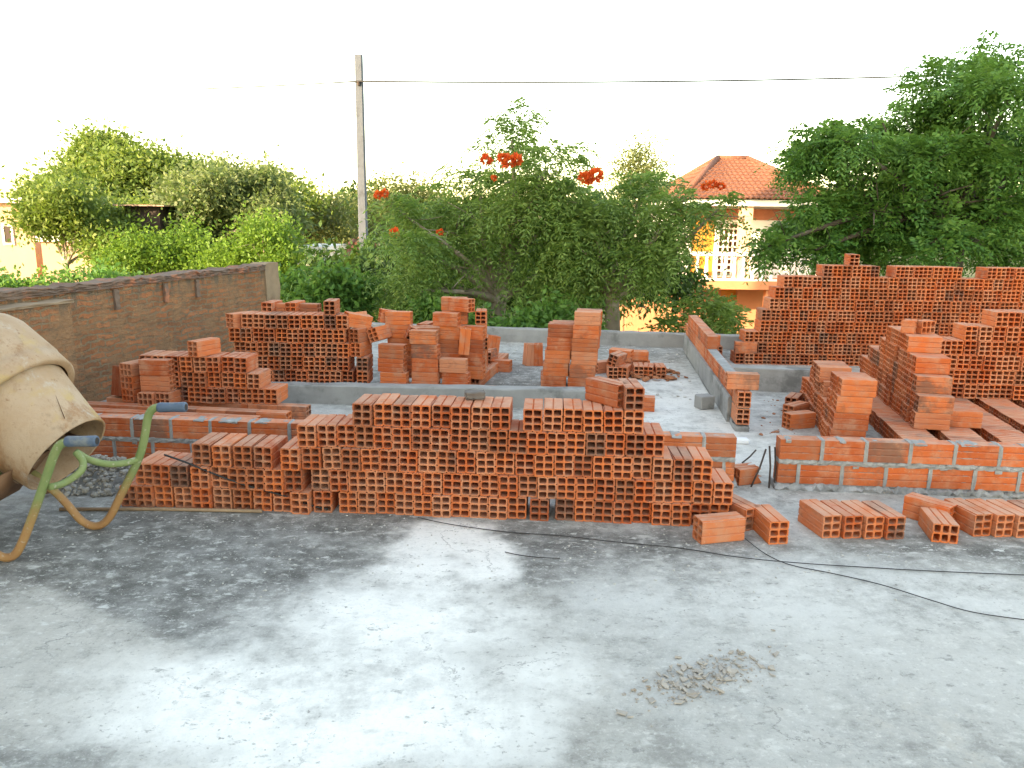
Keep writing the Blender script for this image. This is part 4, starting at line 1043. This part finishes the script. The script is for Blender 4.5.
# sunlit trees at left
S1 = clump_px([(180, 178, 20, 12), (195, 195, 20, 12), (40, 205, 24, 12), (112, 150, 34, 10), (88, 166, 26, 12), (140, 166, 34, 14), (72, 190, 30, 16), (112, 186, 44, 18), (158, 186, 28, 16), (130, 208, 40, 16), (60, 212, 26, 14)], 44, .8, 2)
tree('spreading_tree', 'tall flat-topped sunlit tree farthest at left', 'tree', gnd(D(118, 250, 44)), D(118, 222, 44), S1, 'simple', 2300, M_LF3, .35, 6, k=4, ll=.28, lw=.14, spread=.42, loose=.6, sub=10, f=.42)
S2 = clump_px([(180, 195, 20, 14), (222, 178, 20, 10), (205, 190, 30, 18), (240, 188, 32, 18), (262, 198, 26, 20), (190, 215, 34, 22), (230, 218, 44, 24), (265, 225, 26, 22), (205, 248, 40, 22), (245, 250, 36, 20), (170, 240, 24, 20), (280, 215, 20, 16)], 29, .8, 1.2)
tree('pale_tree', 'pale sunlit tree with bare twigs above the end of old wall', 'tree', gnd(D(205, 290, 29)), D(206, 256, 29), S2, 'simple', 1700, mat_leaf('dusty leaf', [(.07, .12, .04), (.11, .16, .06), (.16, .2, .09)], .35), .16, 7, k=4, ll=.19, lw=.09, spread=.28, loose=.6, sub=10, f=.42, bark=mat_plain('pale bark', (.32, .29, .25), .3, 6))
S3 = clump_px([(50, 212, 26, 12), (120, 250, 24, 12), (75, 205, 26, 14), (120, 235, 24, 14), (56, 198, 26, 14), (60, 222, 34, 16), (95, 226, 34, 14), (105, 248, 26, 12)], 26, .9, .8)
tree('garden_tree', 'airy green tree in front of the pale house', 'tree', gnd(D(64, 300, 26)), D(66, 262, 26), S3, 'simple', 1400, M_LF3, .1, 8, k=4, ll=.16, lw=.08, spread=.26, loose=.6, sub=10, f=.42)
S4 = clump_px([(150, 248, 26, 22), (172, 258, 28, 18), (126, 262, 26, 16), (190, 245, 20, 18)], 23, .9, .5)
tree('bush', 'bright yellow-green bush over the middle of the old wall', 'shrub', gnd(D(152, 300, 23)), D(152, 285, 23), S4, 'simple', 900, M_LF4, .06, 9, k=4, ll=.125, lw=.06, spread=.22, loose=.6, sub=9)
S5 = clump_px([(240, 250, 30, 18), (270, 245, 30, 22), (282, 268, 22, 18), (284, 290, 24, 18), (312, 284, 20, 10), (262, 232, 26, 14), (225, 262, 24, 14)], 22, .9, .6)
tree('bush', 'bright fresh-green bush behind the end pier of the old wall', 'shrub', gnd(D(280, 320, 22)), D(280, 300, 22), S5, 'simple', 1000, M_LF4, .08, 10, k=4, ll=.125, lw=.06, spread=.22, loose=.6, sub=9)
S6 = clump_px([(330, 212, 26, 12), (318, 232, 32, 14), (345, 236, 24, 16), (300, 225, 20, 12)], 40, .8, 1)
tree('olive_tree', 'olive-toned rounded tree just left of the utility pole', 'tree', gnd(D(330, 290, 40)), D(330, 262, 40), S6, 'simple', 1300, M_LF5, .2, 11, k=4, ll=.19, lw=.09, spread=.45, loose=.7, sub=9)
S7 = clump_px([(392, 196, 20, 9), (412, 202, 24, 10), (380, 225, 24, 18), (430, 205, 30, 14)], 34, .8, 1)
tree('olive_tree', 'olive-toned tree showing just right of the utility pole', 'tree', gnd(D(395, 290, 34)), D(395, 245, 34), S7, 'simple', 1000, M_LF5, .16, 12, k=4, ll=.17, lw=.08, spread=.4, loose=.7, sub=9)
S8 = clump_px([(638, 156, 11, 9), (628, 172, 14, 10), (648, 174, 16, 12), (638, 195, 24, 16)], 46, .8, .5)
tree('slender_tree', 'slender far tree poking up behind the orange-flowered tree', 'tree', gnd(D(638, 280, 46)), D(638, 225, 46), S8, 'simple', 1100, M_LF5, .18, 13, k=4, ll=.19, lw=.09, spread=.45, loose=.7, sub=9)
SA = clump_px([(58, 190, 26, 12), (95, 215, 26, 14), (150, 225, 30, 16), (178, 228, 26, 18), (120, 220, 30, 14), (290, 205, 26, 14), (270, 190, 24, 10)], 38, .8, 1.5)
tree('broad_tree', 'loose broad tree filling the gap between the left garden trees', 'tree', gnd(D(150, 280, 38)), D(150, 250, 38), SA, 'simple', 1700, M_LF3, .15, 15, k=4, ll=.25, lw=.12, spread=.38, loose=.6, sub=10, f=.42)
S9 = clump_px([(20, 284, 34, 10), (70, 285, 40, 10), (110, 278, 30, 12), (5, 290, 20, 10)], 17, .8, .3)
tree('hedge', 'dark green hedge just beyond the old wall at left', 'hedge', gnd(D(60, 300, 17)), D(60, 300, 17), S9, 'simple', 520, M_LF2, .05, 14, k=4, ll=.12, lw=.06, spread=.12)
# wood behind everything
st = []; cl = []
for i in range(46):
    px = -120+i*28; py = 222+7*math.sin(i*1.7)+6*math.sin(i*.6); cl.append((px, py, 30, 16+5*math.sin(i*2.3)))
for i in range(26): cl.append((330+i*17, 275+10*math.sin(i*1.3), 26, 26, .8))
far_cl = clump_px(cl[:46], 62, .6, 3); near_cl = clump_px(cl[46:], 20, .5, 1.5)
P, O = crown_points(far_cl, 520); st = simple_leaves(P, O, 4, .5, .28, .5)
o = mesh_quads('far_woods', st, M_LF6); tag(o, 'continuous belt of far green woods along the horizon', 'woods', None, 'stuff')
near_cl = [c for c in near_cl if not (4.0 < c[0][0] < 8.5)]
P, O = crown_points(near_cl, 420); st = simple_leaves(P, O, 4, .2, .1, .2)
o = mesh_quads('undergrowth', st, M_LF6); tag(o, 'dark undergrowth massed behind the flowering trees', 'undergrowth', None, 'stuff')

# ------------------------------------------------------------------ pole and line
PY = 23.0; pb = D(364, 260, PY)
bm = bmesh.new(); zt = D(364, 55, PY).z; zb = GZ; hp = zt-zb
for (w0, w1, z0, z1) in ((.135, .10, 0, hp),):
    vs = []
    for (w, z) in ((w0, z0), (w1, z1)): vs.append([bm.verts.new((x*w, y*w, z)) for x, y in ((-1, -.75), (-.8, -1), (.8, -1), (1, -.75), (1, .75), (.8, 1), (-.8, 1), (-1, .75))])
    for k in range(8): bm.faces.new((vs[0][k], vs[0][(k+1) % 8], vs[1][(k+1) % 8], vs[1][k]))
    bm.faces.new(vs[1])
pole = empty('utility_pole', (pb.x, pb.y, GZ)); tag(pole, 'tall tapered grey concrete utility pole behind the brick stacks', 'pole')
from_bm('shaft', bm, mat_plain('pole concrete', (.10, .118, .145), .2, 6, .9, .3, dirt=(.07, .08, .095)), pole)
bm = bmesh.new(); zc = D(364, 83, PY).z-GZ; add_tube(bm, [(0, -.12, zc-.08), (0, -.14, zc+.02)], .04, 8); add_tube(bm, [(0, -.15, zc), (0, .15, zc)], .012, 6); from_bm('insulator', bm, M_STEEL, pole)
def sag(a, b, d, n=18): return [a.lerp(b, i/n)-Vector((0, 0, d*4*(i/n)*(1-i/n))) for i in range(n+1)]
at = Vector((pb.x, pb.y-.15, D(364, 83, PY).z+.02)); pr_ = D(1180, 66, 22); plf = D(-80, 92, 27)
thing_tube('power_line', sag(plf, at, .12)+sag(at, pr_, .16)[1:], [.009]*12+[.016]*6+[.023]*19, M_CABLE, 'thin dark power line strung across the sky from the pole', 'cable', None, 5)

# ------------------------------------------------------------------ tile-roofed house, right
def mat_roof():
    t = NT('clay roof tile'); c = t.mix(t.noise(1.6, 5), (.15, .058, .037), (.21, .085, .055)); c = t.mix(t.ss(t.noise(4, 6, .7), .55, .7, 0, .7), c, (.13, .065, .045))
    c = t.mix(t.ss(t.noise(14, 4), .5, .7, 0, .5), c, (.38, .2, .13)); return t.bsdf(c, .9, t.bump(t.noise(20, 4), .3, .02))
M_ROOF = mat_roof(); M_PEACH = mat_plain('orange wall paint', (.56, .22, .115), .12, 3, .9, .1); M_CREAM = mat_plain('cream wall paint', (.55, .23, .125), .1, 3, .9, .1)
M_WHITE = mat_plain('white paint', (.76, .74, .70), .06, 4, .8, .05); M_SHUT = mat_plain('orange shutter', (.62, .24, .05), .2, 6, .6, .1); M_RED = mat_plain('red brick facing', (.40, .15, .09), .25, 5, .9, .2)
M_DARK = mat_plain('dark interior', (.05, .035, .03), .2, 4)
def hip_roof(name, x0, x1, y0, y1, ze, za, mat, parent, ridge=.6, pitch=.21, row=.36):
    """hip roof with modelled barrel tiles"""
    bm = bmesh.new(); cx, cy = (x0+x1)/2, (y0+y1)/2; rl = ridge
    corners = [Vector((x0, y0, ze)), Vector((x1, y0, ze)), Vector((x1, y1, ze)), Vector((x0, y1, ze))]
    rdg = [Vector((cx-rl, cy, za)), Vector((cx+rl, cy, za))]
    faces = [(corners[0], corners[1], rdg[1], rdg[0]), (corners[1], corners[2], rdg[1], rdg[1]), (corners[2], corners[3], rdg[0], rdg[1]), (corners[3], corners[0], rdg[0], rdg[0])]
    for (a, b, c, d) in faces:
        e = (b-a); W = e.length; e.normalize(); mid = (c+d)/2-(a+b)/2; nn = e.cross(mid).normalized(); S = mid.length; nr = int(S/row)
        for r in range(nr+1):
            t0, t1 = r*row/S, min(1, (r*row+row)/S)
            if t0 >= 1: break
            def edge(t): return a.lerp(d, t), b.lerp(c, t)
            l0, r_0 = edge(t0); l1, r1 = edge(t1); n = max(2, int(W/pitch*4*(1-t0*.5)))
            prev = None
            for k in range(n+1):
                u = k/n; p0 = l0.lerp(r_0, u); p1 = l1.lerp(r1, u)
                w = abs(math.sin(math.pi*((p0-a).dot(e))/pitch))*.06; w1 = abs(math.sin(math.pi*((p1-a).dot(e))/pitch))*.06
                v0 = bm.verts.new(p0+nn*(w+.045)); v1 = bm.verts.new(p1+nn*w1); v2 = bm.verts.new(p0+nn*(w-.01))
                if prev: bm.faces.new((prev[0], v0, v1, prev[1])); bm.faces.new((prev[2], v2, v0, prev[0]))
                prev = (v0, v1, v2)
    rf = from_bm(name, bm, mat, parent)
    bm = bmesh.new()
    for (p, q) in ((corners[0], rdg[0]), (corners[1], rdg[1]), (corners[2], rdg[1]), (corners[3], rdg[0]), (rdg[0], rdg[1])):
        if (q-p).length > .1: add_tube(bm, [p+Vector((0, 0, .06)), q+Vector((0, 0, .06))], .12, 8)
    from_bm('ridge_tiles', bm, mat, rf, True); return rf
HY = 30.0
HX0, HX1 = D(683, 230, HY).x, D(826, 230, HY).x
zE = D(750, 203, HY).z; zF = D(735, 280, HY).z
h = empty('tile_roofed_house', ((HX0+HX1)/2, HY, GZ)); tag(h, 'two-storey orange house with hipped tile roof and white balcony balustrade', 'house')
ho = Vector(h.location)
def hb(bm, x0, x1, y0, y1, z0, z1, bev=0): add_box(bm, (x0-ho.x, y0-ho.y, z0-ho.z), (x1-ho.x, y1-ho.y, z1-ho.z), bev=bev)
def hpart(name, boxes, mat, parent=None, bev=0):
    bm = bmesh.new()
    for b in boxes: hb(bm, *b, bev=bev)
    return from_bm(name, bm, mat, parent or h)
zaR = D(725, 160, HY+4).z
hip_roof('roof', HX0-.25-ho.x, HX1+.2-ho.x, HY-.6-ho.y, HY+8-ho.y, zE+.12-ho.z, zaR-ho.z, M_ROOF, h)
hpart('fascia', [(HX0-.12, HX1+.1, HY-.45, HY+7.8, zE-.12, zE+.11)], M_WHITE)
xa, xb = D(690, 240, HY+1.4).x, D(716, 240, HY+1.4).x; xc, xd = D(719, 240, HY+1.4).x, D(748, 240, HY+1.4).x
yW_ = HY+1.4
hpart('upper_wall', [(HX0, xa, yW_, yW_+.2, zF, zE-.13), (xb, xc, yW_, yW_+.2, zF, zE-.13), (xa, xb, yW_, yW_+.2, zF+2.25, zE-.13), (xc, HX1, yW_, yW_+.2, zF+2.15, zE-.13), (xd, HX1, yW_, yW_+.2, zF, zF+2.15),
                     (HX0, HX0+.2, yW_+.2, HY+7.5, zF, zE-.13), (HX1-.2, HX1, yW_+.2, HY+7.5, zF, zE-.13), (HX0+.2, HX1-.2, HY+7.3, HY+7.5, zF, zE-.13)], M_WHITE)
hpart('lintel_band', [(HX0-.05, HX1, yW_-.06, yW_-.005, zE-.62, zE-.2)], M_RED)
sh = hpart('shutter', [(xa+.06, (xa+xb)/2-.01, yW_+.05, yW_+.1, zF+.05, zF+2.2), ((xa+xb)/2+.01, xb-.06, yW_+.05, yW_+.1, zF+.05, zF+2.2)], M_SHUT)
hpart('frame', [(xa, xa+.06, yW_-.02, yW_+.12, zF, zF+2.25), (xb-.06, xb, yW_-.02, yW_+.12, zF, zF+2.25)], M_WHITE, sh)
lat = []
nx_, nz_ = 6, 9
for i in range(nx_+1): x = xc+(xd-xc)*i/nx_; lat.append((x-.022, x+.022, yW_+.02, yW_+.12, zF, zF+2.15))
for i in range(nz_+1): z = zF+2.1*i/nz_; lat.append((xc+.001, xd-.001, yW_+.03, yW_+.11, z, z+.06))
hpart('lattice', lat, M_WHITE); hpart('room_back', [(xc-.2, xd+.2, yW_+2.2, yW_+2.3, zF, zF+2.6)], M_PEACH)
xp = D(743, 240, HY).x
cp = hpart('brick_pillar', [(xp-.22, xp+.22, HY-.3, HY+.1, zF, zE-.13)], mat_plain('pale brick facing', (.62, .40, .28), .3, 6, .9, .2)); 
zB = D(735, 254, HY).z
hpart('balcony_slab', [(HX0-.3, HX1+.2, HY-.45, yW_, zF-.32, zF)], M_PEACH)
hpart('handrail', [(HX0-.3, HX1+.2, HY-.45, HY-.2, zB-.06, zB+.08), (HX0-.3, HX1+.2, HY-.42, HY-.23, zF, zF+.07)], M_WHITE)
nb = 17; bmp = bmesh.new(); hbal = zB-.06-zF-.07
add_lathe(bmp, [(.07, 0), (.07, .06), (.05, .09), (.085, hbal*.38), (.045, hbal*.75), (.07, hbal-.06), (.07, hbal)], Matrix.Identity(4), 10); b0 = from_bm('baluster', bmp, M_WHITE, h, True)
for i in range(nb):
    o = b0 if i == 0 else b0.copy()
    if i: COL.objects.link(o); o.parent = h
    o.location = (HX0-.15+(HX1-HX0+.2)*i/(nb-1)-ho.x, HY-.325-ho.y, zF+.07-ho.z)
xl = D(628, 300, HY+1).x; xr = HX1+.1
xo, xo2 = D(722, 300, HY+1.2).x, D(738, 300, HY+1.2).x
hpart('lower_wall', [(xl, xo, yW_, yW_+.2, GZ, zF-.325), (xo2, xr, yW_, yW_+.2, GZ, zF-.325), (xo, xo2, yW_, yW_+.2, GZ, GZ+.3), (xl, xl+.2, yW_+.2, HY+7, GZ, zF-.325)], M_CREAM)
hpart('doorway', [(xo-.05, xo2+.05, yW_+.25, yW_+.3, GZ, zF-.33)], M_SHUT)
hpart('porch_pillar', [(D(655, 300, HY).x-.15, D(655, 300, HY).x+.15, HY-.3, HY, GZ, zF-.325), (D(768, 300, HY).x-.2, D(768, 300, HY).x+.3, HY-.3, HY, GZ, zF-.33)], M_PEACH)

# pale house and small buildings at left
def simple_house(name, label, x0, x1, y0, y1, z1, wallm, roofm, wins, pitch=1.2, over=.3, flat=False):
    r = empty(name, ((x0+x1)/2, y0, GZ)); tag(r, label, 'house'); o = Vector(r.location)
    bm = bmesh.new(); add_box(bm, (x0-o.x, y0-o.y, 0), (x1-o.x, y1-o.y, z1-o.z)); from_bm('wall', bm, wallm, r)
    if flat:
        bm = bmesh.new(); add_box(bm, (x0-over-o.x, y0-over-o.y, z1+.004-o.z), (x1+over-o.x, y1+over-o.y, z1+.2-o.z)); from_bm('roof', bm, M_WHITE, r)
    else: hip_roof('roof', x0-over-o.x, x1+over-o.x, y0-over-o.y, y1+over-o.y, z1+.01-o.z, z1+pitch-o.z, roofm, r, ridge=max(.2, (x1-x0)/2-1.5), pitch=.3, row=.5)
    for (wx0, wx1, wz0, wz1) in wins:
        bm = bmesh.new()
        for b in ((wx0-.08, wx0, wz0-.08, wz1+.08), (wx1, wx1+.08, wz0-.08, wz1+.08), (wx0, wx1, wz1, wz1+.08), (wx0, wx1, wz0-.08, wz0)): add_box(bm, (b[0]-o.x, y0-.06-o.y, b[2]-o.z), (b[1]-o.x, y0-.002-o.y, b[3]-o.z))
        w = from_bm('window', bm, M_WHITE, r); bm = bmesh.new(); add_box(bm, (wx0-o.x, y0-.03-o.y, wz0-o.z), (wx1-o.x, y0-.004-o.y, wz1-o.z)); from_bm('pane', bm, M_DARK, w)
M_PINK = mat_plain('pale plaster', (.40, .26, .19), .14, 1.5, .9, .1); 
pA = D(-40, 197, 31); pB = D(30, 205, 31); w0 = D(4, 226, 31); w1 = D(13, 243, 31)
simple_house('pale_house', 'pale plastered house half hidden by trees at far left', pA.x, pB.x, 31, 33, pA.z-.2, M_PINK, M_ROOF, [(w0.x, w1.x, w1.z, w0.z)], flat=True)
pA = D(31, 236, 30); pB = D(92, 236, 30)
simple_house('pale_annex', 'low pale pinkish building behind the airy green tree at left', pA.x+.35, pB.x, 30, 32.5, pA.z-.2, M_PINK, M_ROOF, [], flat=True, over=.12)
pA = D(124, 206, 27); pB = D(160, 222, 27)
sh_ = empty('dark_shed', ((pA.x+pB.x)/2, 27, GZ)); tag(sh_, 'dark open-sided lean-to with a pale roof edge amid sunlit trees', 'shed'); o_ = Vector(sh_.location)
bm = bmesh.new(); add_box(bm, (pA.x-o_.x, 0, pB.z-.2-o_.z), (pB.x-o_.x, 2.4, pA.z-o_.z)); add_box(bm, (pA.x-o_.x, .05, 0), (pA.x+.15-o_.x, .2, pB.z-.201-o_.z)); add_box(bm, (pB.x-.15-o_.x, .05, 0), (pB.x-o_.x, .2, pB.z-.201-o_.z)); from_bm('wall', bm, M_DARK, sh_)
bm = bmesh.new(); add_box(bm, (pA.x-.3-o_.x, -.3, pA.z+.004-o_.z), (pB.x+.3-o_.x, 2.7, pA.z+.05-o_.z)); from_bm('roof', bm, M_PINK, sh_)
pA = D(297, 249, 30); pB = D(327, 262, 30)
simple_house('white_house', 'small white-walled house glimpsed left of the utility pole', pA.x, pB.x, 30, 33, pA.z-.1, M_WHITE, M_ROOF, [], .5, .1, True)
pA = D(330, 252, 34); pB = D(375, 266, 34)
simple_house('red_roofed_house', 'low house with red tiles glimpsed behind the utility pole', pA.x, pB.x, 34, 38, pB.z, M_PEACH, M_ROOF, [], 1.0, .2)

# ------------------------------------------------------------------ tall added block, unseen behind left, placed to shade roof and near trees
AZ = R(-45)         # light travels towards +x,+y
shade_bld = empty('shade_building', (-9.6, -3.2, GZ), R(-45)); tag(shade_bld, 'added unseen tall block left behind the viewer that shades the roof and near trees', 'building')
bm = bmesh.new(); add_box(bm, (-10, -6, 0), (9.5, 0, 20.0)); from_bm('wall', bm, mat_plain('warm plaster', (.60, .54, .46), .1, 1.5), shade_bld)
bm = bmesh.new(); add_box(bm, (-10.2, -6.2, 20.005), (9.7, .2, 20.2)); from_bm('cornice', bm, M_WHITE, shade_bld)
for fl_ in range(6):
    for k in range(6):
        bm = bmesh.new(); x = -8.6+k*3.1; z = 1.2+fl_*3.0
        add_box(bm, (x, .003, z), (x+1.3, .06, z+1.4)); w = from_bm('window', bm, M_WHITE, shade_bld); bm = bmesh.new(); add_box(bm, (x+.08, .062, z+.08), (x+1.22, .075, z+1.32)); from_bm('pane', bm, M_DARK, w)

# ------------------------------------------------------------------ light
w = bpy.data.worlds.new('World'); scene.world = w; w.use_nodes = True; nt = w.node_tree
bg = nt.nodes['Background']; sky = nt.nodes.new('ShaderNodeTexSky'); sky.sky_type = 'NISHITA'; sky.sun_disc = False
EL = R(20)
d = Vector((.7071, .7071, 0))       # horizontal travel of the light
sdir = Vector((-d.x*math.cos(EL), -d.y*math.cos(EL), math.sin(EL)))   # towards the sun
sky.sun_elevation = EL; sky.sun_rotation = math.atan2(sdir.x, sdir.y); sky.air_density = 1.0; sky.dust_density = 1.2; sky.ozone_density = 1.0; sky.altitude = 100
nt.links.new(sky.outputs[0], bg.inputs[0]); bg.inputs[1].default_value = .15
sl = bpy.data.lights.new('sun', 'SUN'); so = bpy.data.objects.new('sun', sl); COL.objects.link(so)
sl.energy = 2.0; sl.angle = R(.6); sl.color = (1, .90, .80); so.rotation_euler = sdir.to_track_quat('Z', 'Y').to_euler()

scene.view_settings.view_transform = 'Standard'; scene.view_settings.look = 'None'; scene.view_settings.gamma = 1; scene.view_settings.use_curve_mapping = False
scene.view_settings.exposure = 2.75
scene.view_settings.use_white_balance = True; scene.view_settings.white_balance_temperature = 10300; scene.view_settings.white_balance_tint = 10
scene.render.resolution_x = 1024; scene.render.resolution_y = 768
